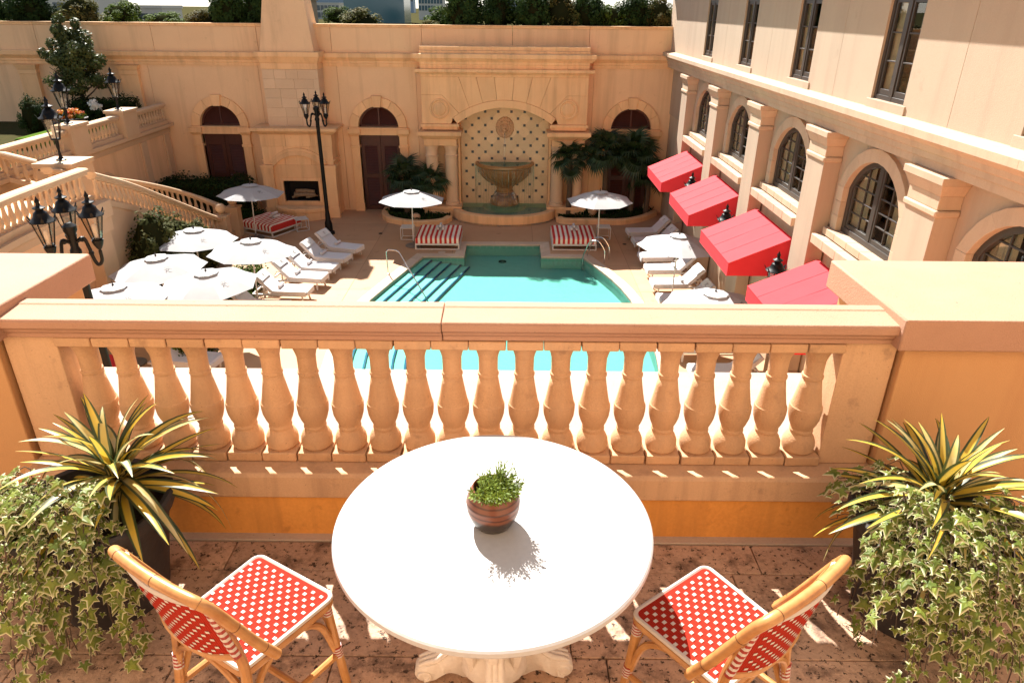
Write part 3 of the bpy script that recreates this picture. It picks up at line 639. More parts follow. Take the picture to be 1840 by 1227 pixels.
for c in WC[1:]:
    w_ = ob('window', None, wg, (.10,c-WY0,WB+H0)); hh = WT-WB
    fr = MB()
    for y0, y1 in ((-.66,-.58),(.58,.66),(-.06,.06)): fr.box(-.05,.06,y0,y1,0,hh)
    for z0, z1 in ((0,.09),(hh-.09,hh)): fr.box(-.045,.055,-.66,.66,z0,z1)
    for s_ in (-1,1):
        y0, y1 = sorted((s_*.08,s_*.56))
        fr.box(-.03,.04,y0,y0+.05,.09,hh-.09); fr.box(-.03,.04,y1-.05,y1,.09,hh-.09); fr.box(-.027,.037,y0+.05,y1-.05,.09,.20); fr.box(-.027,.037,y0+.05,y1-.05,hh-.17,hh-.09)
        for k in (1,2): fr.box(-.02,.03,y0+.05,y1-.05,.2+(hh-.37)*k/3-.014,.2+(hh-.37)*k/3+.014)
    O('frame', fr, BRONZE, w_, bev=.004)
    for s_ in (-1,1):
        y0, y1 = sorted((s_*.10,s_*.54))
        for k in range(3): O('pane', MB().box(.0,.008,y0,y1,.2+(hh-.37)*k/3+.01,.2+(hh-.37)*(k+1)/3-.01), GLASS, w_)
    cu = MB()
    for s_ in (-1,1):
        for k in range(7): a = s_*(.62-.05*k); b = s_*(.62-.05*(k+1)); cu.add([(.07+.03*(k%2),a,.02),(.07+.03*((k+1)%2),b,.02),(.07+.03*((k+1)%2),b,hh),(.07+.03*(k%2),a,hh)],[(0,1,2,3)])
    O('curtain', cu, CURT, w_, smooth=False)
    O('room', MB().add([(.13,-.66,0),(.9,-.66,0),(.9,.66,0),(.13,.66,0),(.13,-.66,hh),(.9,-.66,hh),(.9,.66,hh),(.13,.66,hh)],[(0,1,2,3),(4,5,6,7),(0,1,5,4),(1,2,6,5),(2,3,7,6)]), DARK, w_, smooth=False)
    O('sill', MB().box(-.13,.1,-.78,.78,-.19,-.004), WING, w_, bev=.006)
# cornice in lengths
cpw = [(.25,-.16),(-.10,-.16),(-.10,-.02),(-.15,.0),(-.15,.10),(-.20,.13),(-.22,.22),(-.30,.30),(-.38,.34),(-.38,.47),(-.34,.485),(.0,.52),(.25,.52)]
cpw = [(a,b+H0-.004) for a,b in cpw]
y = ya
k = 0
while y < yb-.1:
    e = min(yb, y+3.1); O('cornice', MB().ext(cpw,'y',y+.003,e-.003), WTRIM, wg, ang=25); y = e
# lower wall: arched openings
def arch_open(c, hw, zs, rise, n=16):
    R = (hw*hw+rise*rise)/(2*rise); a = math.asin(min(1,hw/R)); 
    if rise > hw*.999: a = PI/2
    cz = zs+rise-R; return [(c+R*math.sin(t), cz+R*math.cos(t)) for t in [-a+2*a*i/n for i in range(n+1)]]
LX = .22
SILL, SPRW, RISE, HW = -2.30+H0, -1.30+H0, .78, 1.24
bnds = [3.55]+PC+[36.0]
for a, b in zip(bnds, bnds[1:]):
    c = [q for q in WC if a < q < b]; a1, b1 = a-WY0+.003, b-WY0-.003
    pts = [(a1,SILL),(a1,-.17+H0),(b1,-.17+H0),(b1,SILL)]
    if c:
        cc = c[0]-WY0; pts = [(a1,SILL),(a1,-.17+H0),(b1,-.17+H0),(b1,SILL),(cc+HW,SILL)]+arch_open(cc,HW,SPRW,RISE)[::-1]+[(cc-HW,SILL)]
    O('lower_wall', MB().ext(pts,'x',LX,LX+.4), WING, wg)
    O('base_wall', MB().box(LX+.05,LX+.4,a1,b1,0,SILL-.004), WTRIM, wg)
for c in WC[1:]:
    cc = c-WY0
    w_ = ob('window', None, wg, (LX+.09,cc,SILL)); zs = SPRW-SILL; hh = zs+RISE
    fr = MB(); o_ = [(-HW,0)]+arch_open(0,HW,zs,RISE)+[(HW,0)]; i_ = [(-HW+.13,.12)]+arch_open(0,HW-.13,zs,RISE-.11)+[(HW-.13,.12)]
    m_ = len(o_)
    vs = [(-.06,*p) for p in o_]+[(-.06,*p) for p in i_]+[(.06,*p) for p in i_]
    fr.add(vs,[(j,(j+1)%m_,m_+(j+1)%m_,m_+j) for j in range(m_)]+[(m_+j,m_+(j+1)%m_,2*m_+(j+1)%m_,2*m_+j) for j in range(m_)])
    def topz(y): R = (HW*HW+RISE*RISE)/(2*RISE); return zs+RISE-R+math.sqrt(max(0,R*R-y*y))
    fr.box(-.05,.05,-.065,.065,.1,topz(.06)-.05)
    for s_ in (-1,1):
        y0, y1 = sorted((s_*.07,s_*1.10)); zt_ = topz(.9)-.10
        for yy in (y0,y1-.06): fr.box(-.035,.04,yy,yy+.06,.1,topz(yy)-.08)
        fr.box(-.030,.036,y0+.06,y1-.06,.1,.22)
        fr.box(-.023,.023,s_*.56-.016,s_*.56+.016,.2,topz(.56)-.08)
        for k in range(1,5):
            z = .22+(hh-.35)*k/5; fr.box(-.02,.02,y0,y1 if z < topz(y1 if s_>0 else y0)-.05 else (y0+.85 if s_>0 else y1),z-.014,z+.014) if z < zs+.25 else fr.box(-.02,.02,*sorted((s_*.07,s_*.86)),z-.014,z+.014)
    O('frame', fr, BRONZE, w_, bev=.004)
    for y0, y1 in ((-1.10,-.58),(-.54,-.08),(.08,.54),(.58,1.10)):
        for k in range(5):
            z0, z1 = .2+(hh-.33)*k/5+.012, .2+(hh-.33)*(k+1)/5-.012
            t0, t1 = topz(y0)-.07, topz(y1)-.07
            if z0 > max(t0,t1): continue
            O('pane', MB().ext([(y0,z0),(y1,z0),(y1,max(z0+.01,min(z1,t1))),(y0,max(z0+.01,min(z1,t0)))],'x',.0,.008), GLASS, w_, smooth=False)
    cu = MB()
    for s_ in (-1,1):
        for k in range(9): a = s_*(1.22-.08*k); b = s_*(1.22-.08*(k+1)); cu.add([(.07+.035*(k%2),a,.02),(.07+.035*((k+1)%2),b,.02),(.07+.035*((k+1)%2),b,topz(min(1.2,abs(b)))),(.07+.035*(k%2),a,topz(min(1.2,abs(a))))],[(0,1,2,3)])
    O('curtain', cu, CURT, w_, smooth=False)
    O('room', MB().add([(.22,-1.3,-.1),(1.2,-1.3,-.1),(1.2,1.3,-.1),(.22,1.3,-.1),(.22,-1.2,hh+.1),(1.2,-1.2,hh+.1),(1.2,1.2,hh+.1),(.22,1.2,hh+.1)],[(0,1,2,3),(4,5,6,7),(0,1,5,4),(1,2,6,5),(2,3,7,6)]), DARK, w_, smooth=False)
    # surround: jamb stones, arch stones
    ho = HW+.30; oo = arch_open(0,ho,zs,RISE+.28,12); ii = arch_open(0,HW+.004,zs,RISE+.002,12)
    for j in range(0,12,3): O('surround_stone', MB().ext([p for p in oo[j:j+4]]+[p for p in ii[j:j+4][::-1]],'x',-.19,-.004), WTRIM, w_, bev=.006)
    for s_ in (-1,1):
        for k in range(3):
            y0, y1 = sorted((s_*(HW+.002),s_*ho)); O('surround_stone', MB().box(-.19,-.004,y0,y1,zs*k/3+.003,zs*(k+1)/3-.003), WTRIM, w_, bev=.006)
    for dx0, dz0, dz1, y2 in ((-.31,-.17,-.004,1.60),(-.51,-.42,-.20,1.70)):
        for k in range(5): a = -y2+2*y2*k/5; O('sill_stone', MB().box(dx0,0,a+.003,a+2*y2/5-.003,dz0,dz1), WTRIM, w_, bev=.01)
# pilasters
for c in PC:
    p_ = O('pilaster', MB().box(-.18,LX,c-WY0-.50,c-WY0+.50,0,-.74+H0), WING, wg, bev=.008)
    y0, y1 = c-WY0-.5, c-WY0+.5
    O('necking', MB().box(-.22,LX,y0-.04,y1+.04,-.86+H0,-.74+H0), WTRIM, p_, bev=.03)
    O('capital', MB().box(-.18,LX,y0,y1,-.736+H0,-.50+H0).taper((-.19,LX,y0-.01,y1+.01),(-.27,LX,y0-.12,y1+.12),-.50+H0,-.30+H0).box(-.29,LX,y0-.14,y1+.14,-.296+H0,-.17+H0), WTRIM, p_, bev=.008)
    O('base', MB().box(-.26,LX,y0-.08,y1+.08,0,.9), WTRIM, p_, bev=.012)
# awnings
names = ['red canvas awning nearest the terrace on the right wing, mostly hidden by the pier','large red awning partly cut off by the right terrace pier','large red awning third from the terrace with white umbrella in front','red awning second from the far wall','small red awning farthest away beside the palms']
for c, lb in zip(WC[1:], names):
    a = T('awning', lb, 'awning', (7.38,c,-4.15), group='red awnings along the hotel wing'); h_ = 1.52
    xb, xf_ = -.02, -1.62; zb, zf, zl = 1.05, .36, 0
    nu, nv = 20, 10; rw = random.Random(int(c*10)); ph = rw.uniform(0,6)
    def cz_(u, v): return zb+(zf-zb)*v-.011*math.sin(PI*v)*abs(math.sin(PI*4*u))**.7-.006*math.sin(u*23+ph+v*5)*math.sin(PI*v)*math.sin(PI*u)
    O('canopy', MB().add([(xb+(xf_-xb)*j/nv,-h_+2*h_*i/nu,cz_(i/nu,j/nv)) for j in range(nv+1) for i in range(nu+1)],[(j*(nu+1)+i,j*(nu+1)+i+1,(j+1)*(nu+1)+i+1,(j+1)*(nu+1)+i) for j in range(nv) for i in range(nu)]), AWN, a, ang=60)
    for i in (1,2,3): yy = -h_+2*h_*i/4; O('seam', MB().tube([(xb,yy,zb+.004),(xf_,yy,zf+.004)],.003,4), AWN, a)
    O('front_piping', MB().tube([(xf_,-h_,zf),(xf_,h_,zf)],.010,5).tube([(xf_,-h_,zl),(xf_,h_,zl)],.008,5), AWN, a)
    O('valance', MB().box(xf_-.001,xf_+.012,-h_,h_,zl,zf-.002), AWN, a)
    for s_ in (-1,1):
        yy = s_*h_; O('side_panel', MB().ext([(xb,zl),(xb,zb-.003),(xf_+.014,zf-.003),(xf_+.014,zl)],'y',yy-.006,yy+.006), AWN, a)
    O('awning_frame', MB().tube([(xb,-h_+.03,zl+.03),(xf_+.05,-h_+.03,zl+.03),(xf_+.05,h_-.03,zl+.03),(xb,h_-.03,zl+.03)],.018,6), WPAINT, a)
# ================================================================== left garden terrace, bastion and curved stair
STAIR = mat('stair_stone', (.55,.385,.245), (.48,.325,.20), scale=1.5, bump=.2, bscale=60, rnd=.05, stain=(3,.67,(.46,.31,.19)), bdist=.02)
sprof = [(.075,0),(.085,.03),(.06,.09),(.05,.11),(.085,.20),(.09,.27),(.06,.38),(.045,.50),(.055,.52),(.045,.54),(.07,.60),(.08,.62)]
sbal = MB().lathe(sprof, 10).mesh('baluster', STAIR)
def resample(path, step):
    P_ = [Vector(p) for p in path]; out = []; acc = step/2
    for a, b in zip(P_, P_[1:]):
        L_ = (b-a).length
        while acc < L_: out.append(a+(b-a)*(acc/L_)); acc += step
        acc -= L_
    return out
def smooth_path(pts, n=8):
    P_ = [Vector(p) for p in pts]; P_ = [P_[0]*2-P_[1]]+P_+[P_[-1]*2-P_[-2]]; out = []
    for i in range(1,len(P_)-2):
        for k in range(n):
            t = k/n; a,b,c,d = P_[i-1:i+3]
            out.append(.5*((2*b)+(c-a)*t+(2*a-5*b+4*c-d)*t*t+(3*b-a-3*c+d)*t**3))
    return out+[P_[-2]]
def balustrade(par, path, hz=.62, step=.30, base=.16, m=STAIR):
    O('base_rail', MB().sweep(path, [(-.16,0),(-.16,base),(.16,base),(.16,0)]), m, par, ang=25)
    O('hand_rail', MB().sweep(path, [(-.12,base+hz),(-.13,base+hz+.06),(-.19,base+hz+.09),(-.19,base+hz+.17),(-.14,base+hz+.21),(.14,base+hz+.21),(.19,base+hz+.17),(.19,base+hz+.09),(.13,base+hz+.06),(.12,base+hz)]), m, par, ang=25)
    for p in resample(path, step): ob('baluster', sbal, par, (p.x,p.y,p.z+base-.01), 0, (1,1,(hz+.02)/.62))
def post(par, x, y, z0, z1, w=.42, name='pier'):
    O(name, MB().box(x-w,x+w,y-w,y+w,z0,z1-.14).box(x-w-.06,x+w+.06,y-w-.06,y+w+.06,z1-.14,z1), STAIR, par, bev=.01)
# raised garden
ZG = -2.9
tag(O('lawn', MB().box(-19.7,-17.6,28.0,32.6,ZG+.002,ZG+.42), GRASS, bev=.12), kind='structure', label='raised strip of clipped lawn behind the garden balustrade')
tag(O('garden_terrace', MB().box(-32,-17.3,14,35.2,ZG-.6,ZG), SOILG), kind='structure', label='planted garden terrace, toned dark as if shaded, behind the garden balustrade')  # dark ground colour stands for shrubs and for shade over tan paving
gwl = T('garden_retaining_wall', 'stucco retaining wall with small arched opening below the raised garden', 'wall', (-17,28,ZD))
hz = ZG-ZD-.46
O('wall_face', MB().ext([(14-28,0),(1.05-.55,0)]+[(.5+x,z) for x,z in arc(.58,2.35,.58,PI,0,14)]+[(.5+1.16,0),(7.35,0),(7.35,hz),(14-28,hz)],'x',-.5,-.0), WALL, gwl)
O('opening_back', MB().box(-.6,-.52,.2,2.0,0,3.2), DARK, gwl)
o_, i_ = arc(1.08,2.35,.82,0,PI,14), arc(1.08,2.35,.58,0,PI,14)
O('arch_surround', MB().ext(o_+i_[::-1],'x',-.1,.06), STAIR, gwl, bev=.01)
O('cornice', MB().ext([(-.1,hz),(.06,hz),(.06,hz+.2),(.14,hz+.28),(.30,hz+.32),(.30,hz+.46),(-.5,hz+.47)],'y',-14,7.35), STAIR, gwl, ang=25)
for yy in (4.3,6.6): O('pilaster', MB().box(0,.10,yy,yy+.5,0,hz), STAIR, gwl, bev=.01)
gb = T('garden_balustrade', 'long balustrade with piers along the edge of the raised garden', 'balustrade', (-17,28,ZG))
balustrade(gb, [Vector((0,y,.0)) for y in (-10,-5.5,-1.05)], .56, .26)
balustrade(gb, [Vector((0,y,.0)) for y in (.15,2.8)], .56, .26); balustrade(gb, [Vector((0,y,.0)) for y in (4.0,7.1)], .56, .26)
O('pier', MB().box(-.32,.30,-1.04,.14,0,.96).box(-.38,.36,-1.10,.20,.96,1.08), STAIR, gb, bev=.01)
O('pier', MB().box(-.40,.34,2.82,3.98,0,1.0).box(-.46,.40,2.76,4.04,1.0,1.12), STAIR, gb, bev=.01)
# bastion (landing) with curved balustrade
bs = T('stair_landing', 'curved stone landing with balustrade at the left below the lantern pier', 'landing', (-13.4,20,ZD))
LZ = -3.3-ZD
edge = smooth_path([(1.5,-8,0),(.45,-5,0),(.02,-2.5,0),(.0,0,0),(.05,1.6,0)], 8)
edge2 = [Vector((p.x,p.y,LZ)) for p in edge]
foot = [(p.x,p.y) for p in edge]
O('landing_body', MB().ext(foot+[(-3.3,1.6),(-3.3,-8)],'z',0,LZ), WALL, bs, ang=30)
O('landing_cornice', MB().sweep([Vector((p.x,p.y,LZ-.5)) for p in edge], [(0,0),(.10,.0),(.10,.18),(.18,.26),(.34,.34),(.34,.50),(0,.505)]), STAIR, bs, ang=25)
balustrade(bs, [Vector((p.x+.05,p.y,p.z)) for p in edge2], .64, .27, .2)
O('corner_pilaster', MB().box(-.05,.42,.9,1.75,0,LZ-.5).box(-.05,.50,.82,1.83,LZ-.95,LZ-.5).box(-.05,.52,.8,1.85,0,.7).box(-.06,.56,.76,1.90,LZ-.497,LZ+.01), STAIR, bs, bev=.012)
# lantern pier behind the landing
lp = T('lantern_pier', 'square stone pier carrying a black lantern behind the curved landing', 'pier', (-15.3,23.9,ZD))
post(lp, 0,0,0,4.72,.62,'pier_block')
ul = T('upper_stair_balustrade', 'sloping balustrade left of the lantern pier at the picture edge', 'balustrade', (-15.9,23.6,-3.5))
balustrade(ul, [Vector((-.1,.0,.1)),Vector((-1.2,-.6,.6)),Vector((-3.4,-1.6,.95))], .60, .28)
# curved flight down to the deck
fs = T('curved_stair', 'curved stone stair sweeping down from the landing to the pool deck', 'staircase', (-13.2,22,ZD))
inn = smooth_path([(-.02,-.2,3.75),(-.05,1.8,2.98),(-.02,3.8,2.05),(.15,5.6,1.15),(.65,7.3,.18)], 6)
out = smooth_path([(-1.75,.4,3.75),(-1.95,3.0,2.98),(-1.75,6.0,2.05),(-.95,8.0,1.15),(.62,8.75,.18)], 6)
balustrade(fs, [Vector((p.x,p.y,p.z)) for p in inn], .62, .27, .2); balustrade(fs, [Vector((p.x,p.y,p.z)) for p in out], .62, .27, .2)
ns = 24
for k in range(ns):
    t0, t1 = k/ns, (k+1)/ns
    q = lambda P_, t: P_[int(t*(len(P_)-1))].lerp(P_[min(len(P_)-1,int(t*(len(P_)-1))+1)], t*(len(P_)-1)-int(t*(len(P_)-1)))
    a, b, c, d = q(inn,t0), q(inn,t1), q(out,t1), q(out,t0); z = q(inn,t0).z
    O('step', MB().ext([(a.x,a.y),(b.x,b.y),(c.x,c.y),(d.x,d.y)],'z',0,max(.12,z)), STAIR, fs, bev=.006)
for p_ in (inn[-1], out[-1]):
    O('newel', MB().box(p_.x-.24,p_.x+.24,p_.y-.24,p_.y+.24,0,1.28).box(p_.x-.29,p_.x+.29,p_.y-.29,p_.y+.29,1.28,1.38), STAIR, fs, bev=.01)
    O('ball_finial', MB().lathe([(.12,1.38),(.10,1.43),(.14,1.46)],14,(p_.x,p_.y,0)).ball((p_.x,p_.y,1.66),.22,16), STAIR, fs)
O('stair_handrail', MB().tube([(p.x-.25,p.y,p.z+.95) for p in out],.025,6), BLACK, fs)
O('flank_wall', MB().add([(p.x+.10,p.y,p.z) for p in inn]+[(p.x+.10,p.y,0) for p in inn],[(i,i+1,len(inn)+i+1,len(inn)+i) for i in range(len(inn)-1)]), STAIR, fs)
# ================================================================== foliage
def leaf_mesh(name, pts, nrm, size, mt, asp=.55, seed=0, jit=.5):
    r = np.random.default_rng(seed); n = len(pts); pts = np.asarray(pts, float); nrm = np.asarray(nrm, float)
    nn = nrm+r.normal(0,jit,(n,3)); nn /= np.linalg.norm(nn,axis=1,keepdims=True)+1e-9
    t = np.cross(nn, r.normal(0,1,(n,3))); t /= np.linalg.norm(t,axis=1,keepdims=True)+1e-9; b = np.cross(nn,t)
    s = (size*r.uniform(.6,1.35,(n,1))); h = nn*s*.12
    v = np.stack([pts-t*s*.5, pts+b*s*.5*asp-h, pts+t*s*.5, pts-b*s*.5*asp-h],1).reshape(-1,3)
    me = bpy.data.meshes.new(name); me.vertices.add(4*n); me.vertices.foreach_set('co', v.ravel())
    me.loops.add(4*n); me.polygons.add(n); me.loops.foreach_set('vertex_index', np.arange(4*n)); me.polygons.foreach_set('loop_start', np.arange(n)*4)
    me.update(calc_edges=True); me.validate(); me.materials.append(mt); return me
def crown_pts(n, rad, seed, clumps=26, spread=.30, low=-.9):
    r = np.random.default_rng(seed); d = r.normal(0,1,(clumps*3,3)); d /= np.linalg.norm(d,axis=1,keepdims=True); d = d[d[:,2] > low][:clumps]
    c = d*(r.uniform(.45,.88,(len(d),1))); k = r.integers(0,len(c),n); e = r.normal(0,1,(n,3)); e /= np.linalg.norm(e,axis=1,keepdims=True)
    p = c[k]+e*spread*r.uniform(.35,1,(n,1))**.5*r.uniform(.6,1.15,(len(c),1))[k]; nr = e*.7+p*.5+np.array([0,0,.35])
    return p*np.array(rad), nr
def box_pts(n, b, seed, rough=.08):
    r = np.random.default_rng(seed); x0,x1,y0,y1,z0,z1 = b; L_ = np.array([x1-x0,y1-y0,z1-z0]); p = r.uniform(0,1,(n,3))
    A = np.array([L_[1]*L_[2],L_[1]*L_[2],L_[0]*L_[2],L_[0]*L_[2],L_[0]*L_[1]]); f = r.choice(5,n,p=A/A.sum()); nr = np.zeros((n,3))
    for k,(ax,v) in enumerate(((0,0),(0,1),(1,0),(1,1),(2,1))): p[f==k,ax] = v; nr[f==k,ax] = 2*v-1
    q = np.array([x0,y0,z0])+p*L_; w_ = np.sin(q[:,0]*2.1+seed)*np.sin(q[:,1]*2.7)+np.sin(q[:,2]*3.1+q[:,0]*4.3)*.6
    q += nr*(rough*w_[:,None]*1.4+r.normal(0,rough,(n,1))-rough); nr[:,2] += .4; return q, nr
LF1 = leafmat('dark_evergreen_leaf', (.016,.034,.010), (.032,.058,.014), 2.5, .15, spec=.06, rough=.7)
LF2 = leafmat('bright_leaf', (.10,.145,.022), (.06,.10,.016), 2., .3, spec=.06, rough=.7)
LF3 = leafmat('olive_leaf', (.085,.095,.024), (.11,.085,.028), 1.5, .25, spec=.06, rough=.7)
LF4 = leafmat('magnolia_leaf', (.035,.055,.016), (.085,.10,.03), 3., .2, spec=.2, rough=.5)
LF5 = leafmat('palm_leaf', (.018,.042,.014), (.035,.065,.018), 2., .2, spec=.5, rough=.4)
BARK = mat('bark', (.10,.07,.05), (.06,.04,.03), scale=8, bump=.7, bscale=30)
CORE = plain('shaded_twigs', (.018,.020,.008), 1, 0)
def branchy(h, r, seed, n=6, spread=.5):
    q = random.Random(seed); mb = MB().tube([(0,0,0),(.03*h*q.uniform(-1,1),.03*h*q.uniform(-1,1),h*.5),(0,0,h)],[r,r*.75,r*.4],8)
    for k in range(n):
        a = q.uniform(0,6.28); z = h*q.uniform(.35,.85); L_ = spread*h*q.uniform(.6,1)
        mb.tube([(0,0,z),(L_*.5*math.cos(a),L_*.5*math.sin(a),z+L_*.35),(L_*math.cos(a),L_*math.sin(a),z+L_*.8)],[r*.4,r*.3,r*.1],6)
    return mb
# bushes and small trees along the top of the far wall
tag(O('wall_top_bed', MB().box(-32,7.7,35.92,40,-2,1.25), SOILG), kind='structure')
kinds = {}
def bush(name, kind, x, y, z, sx, sy, sz, label, group, cat='shrub', seed=0):
    if kind not in kinds:
        mt, n, ls, cl, sp = {'dark':(LF1,5200,.13,44,.30),'bright':(LF2,3600,.13,34,.30),'olive':(LF3,3600,.12,34,.32),'ball':(LF1,4200,.09,60,.22)}[kind]
        p, nr = crown_pts(n,(1,1,1),11+len(kinds),cl,sp)
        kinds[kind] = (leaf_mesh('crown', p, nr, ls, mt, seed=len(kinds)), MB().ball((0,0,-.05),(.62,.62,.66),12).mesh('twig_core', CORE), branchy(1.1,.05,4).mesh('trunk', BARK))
    a, c, t_ = kinds[kind]; o = T(name, label, cat, (x,y,z), random.Random(seed+int(x*10)).uniform(0,6.3), group, (sx,sy,sz))
    ob('crown', a, o, (0,0,1)); ob('twig_core', c, o, (0,0,1)); ob('trunk', t_, o); return o
G1 = 'shrubs growing along the top of the far wall'
row = [(-25.6,'dark',1.5,1.25,'large dark shrub at the left end of the wall top'),(-23.2,'dark',1.3,1.1,'dark shrub above the wall left of the magnolia tree'),(-20.9,'olive',1.2,.95,'olive green shrub above the wall over the magnolia tree'),(-18.8,'bright',1.2,.8,'bright leafy shrub on the wall top below the white flats'),(-16.8,'bright',1.1,.55,'low bright shrub on the wall top below the white house'),(-15.0,'olive',1.0,.6,'low olive shrub on the wall top left of the dark hedge shrubs'),
 (-13.7,'dark',1.1,1.2,'dark dense shrub on the wall top left of the chimney'),(-12.2,'dark',1.1,1.3,'dark dense shrub tucked against the left of the chimney hood'),
 (-8.5,'olive',.8,.32,'low olive shrub on the wall right of the chimney hood'),(-7.4,'bright',.75,.30,'low bright shrub below the distant glass tower, leftmost of three'),(-6.2,'bright',.8,.28,'low bright shrub below the distant glass tower, middle of three'),(-5.0,'bright',.8,.30,'low bright shrub below the distant glass tower, rightmost of three'),(-3.9,'olive',.8,.40,'small olive shrub beside the tall dark hedge shrub'),
 (-2.5,'dark',1.15,1.2,'tall dark hedge shrub left end above the fountain portal'),(-.9,'dark',1.2,1.25,'tall dark hedge shrub above the centre of the fountain portal'),(.8,'dark',1.2,1.25,'tall dark hedge shrub above the right end of the fountain portal'),(2.2,'olive',1.1,1.15,'tall olive shrub right of the fountain portal top'),(3.5,'dark',.95,1.1,'rounded dark shrub third from the right end of the wall top'),(4.6,'bright',.8,.85,'bright green shrub in the gap near the right end of the wall top'),(5.7,'dark',.95,1.05,'rounded dark shrub second from the right end of the wall top'),(6.9,'olive',.9,1.0,'olive shrub at the right end of the wall top against the wing')]
for x, k, sr_, h_, lb in row: bush('wall_top_shrub', k, x, 36.75, .98, sr_, .9, h_, lb, G1, seed=3)
# magnolia in the raised garden
mg = T('magnolia_tree', 'small glossy leaved tree in front of the far wall at upper left', 'tree', (-19.7,33.4,ZG))
p, nr = crown_pts(7000,(1.35,1.1,1.25),21,46,.26); p1 = p+np.array([0,0,3.15]); p2, nr2 = crown_pts(2600,(1.55,1.1,.65),22,22,.3); p2 += np.array([.15,-.1,1.95]); p3, nr3 = crown_pts(1500,(.6,.6,.7),23,12,.4); p3 += np.array([.0,0,4.1])
ob('crown', leaf_mesh('crown', np.vstack([p1,p2,p3]), np.vstack([nr,nr2,nr3]), .15, LF4, seed=5), mg); O('trunk', branchy(3.2,.10,8,9,.42), BARK, mg)
bush('clipped_ball', 'ball', -20.55, 30.9, ZG-.15, .68, .68, 1.0, 'dark clipped ball shrub behind the front lantern in the garden', None, seed=1)
bush('garden_shrub', 'ball', -22.4, 30.0, ZG-.1, .7, .7, .35, 'low dark shrub at the far left of the raised garden', None, seed=4)
hd = T('garden_hedge', 'dark clipped hedge at the foot of the far wall in the raised garden', 'hedge', (-18.9,33.3,ZG))
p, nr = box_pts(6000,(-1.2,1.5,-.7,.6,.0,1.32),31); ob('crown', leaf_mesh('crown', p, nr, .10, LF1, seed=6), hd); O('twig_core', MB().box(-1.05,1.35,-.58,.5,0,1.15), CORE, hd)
FLW = mat('white_petals', (.75,.74,.68), bscale=30)
p, nr = crown_pts(420,(.55,.35,.28),33,14,.3); wf = T('white_flowers', 'clump of small white flowers in front of the garden hedge', 'flowers', (-18.75,32.4,ZG)); ob('petals', leaf_mesh('petals', p+np.array([0,0,1.15]), nr, .10, FLW, .9, 7), wf); p, nr = crown_pts(900,(.6,.4,.5),34,14,.3); ob('leaves', leaf_mesh('leaves', p+np.array([0,0,.7]), nr, .11, LF1, seed=8), wf)
ur = T('flower_urn', 'dark footed urn filled with yellow and red flowers in the garden', 'urn', (-18.3,29.9,ZG))
O('urn_bowl', MB().lathe([(.28,.0),(.28,.08),(.14,.16),(.10,.5),(.14,.62),(.30,.70),(.48,.84),(.60,.92),(.60,.96),(.5,.96),(.0,.9)],24), POT, ur)
FLR = leafmat('mixed_petals', (.62,.08,.05), (.75,.42,.03), 9., .2)
p, nr = crown_pts(900,(.5,.5,.30),35,24,.28); ob('blossom', leaf_mesh('blossom', p+np.array([0,0,1.12]), nr, .09, FLR, .9, 9), ur); p, nr = crown_pts(1100,(.58,.58,.26),36,24,.3); ob('foliage', leaf_mesh('foliage', p+np.array([0,0,1.02]), nr, .11, LF2, seed=10), ur)
# hedge by the left door, bank by the stair, planter strip by the loungers
def hedge(name, label, loc, b, n, ls, mt, seed, cat='hedge', rough=.10):
    h_ = T(name, label, cat, loc); p, nr = box_pts(n,b,seed,rough); ob('crown', leaf_mesh('crown', p, nr, ls, mt, seed=seed), h_)
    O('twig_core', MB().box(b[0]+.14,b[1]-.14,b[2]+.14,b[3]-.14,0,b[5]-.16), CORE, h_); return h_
hedge('clipped_hedge','long dark clipped hedge in front of the left arched door', (-15.2,33.4,ZD), (-2.0,2.35,-1.0,.9,0,1.95), 11000, .11, LF1, 41)
hedge('low_hedge','low dark shrubs at the foot of the hedge beside the fireplace', (-13.0,32.9,ZD), (-.6,.9,-.7,.6,0,.55), 2200, .10, LF1, 42)
STB = leafmat('stair_bank_leaf', (.045,.055,.018), (.075,.075,.024), 2., .2, spec=.05, rough=.7)
sb = T('stair_bank_shrubs','untrimmed green shrubs growing against the flank of the curved stair','shrub',(-12.35,25.4,ZD))
PP, NN = [], []
for k,(dx,dy,rx,ry,rz) in enumerate(((-.1,-2.3,.85,1.1,2.9),(-.1,-.9,.8,1.1,2.3),(.0,.6,.75,1.1,1.75),(.1,1.9,.7,.9,1.15),(.25,2.8,.5,.7,.7))):
    p, nr = crown_pts(5200,(rx,ry,rz*.62),50+k,44,.34); PP.append(p+np.array([dx,dy,rz*.5])); NN.append(nr)
ob('crown', leaf_mesh('crown', np.vstack(PP), np.vstack(NN), .15, STB, seed=12), sb)
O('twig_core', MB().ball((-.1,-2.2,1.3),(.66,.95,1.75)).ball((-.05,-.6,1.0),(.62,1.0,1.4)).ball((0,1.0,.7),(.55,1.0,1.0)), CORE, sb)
for x, y_, lx, ly, lb, sd in ((-9.75,22.9,.45,1.7,'leafy green shrub strip behind the white loungers on the left',61),(-9.6,19.4,.5,1.6,'leafy green shrub strip under the nearest white umbrellas',62)):
    hedge('shrub_strip', lb, (x,y_,ZD), (-lx,lx,-ly,ly,0,.85), 5200, .10, LF2, sd, 'shrub', .12)
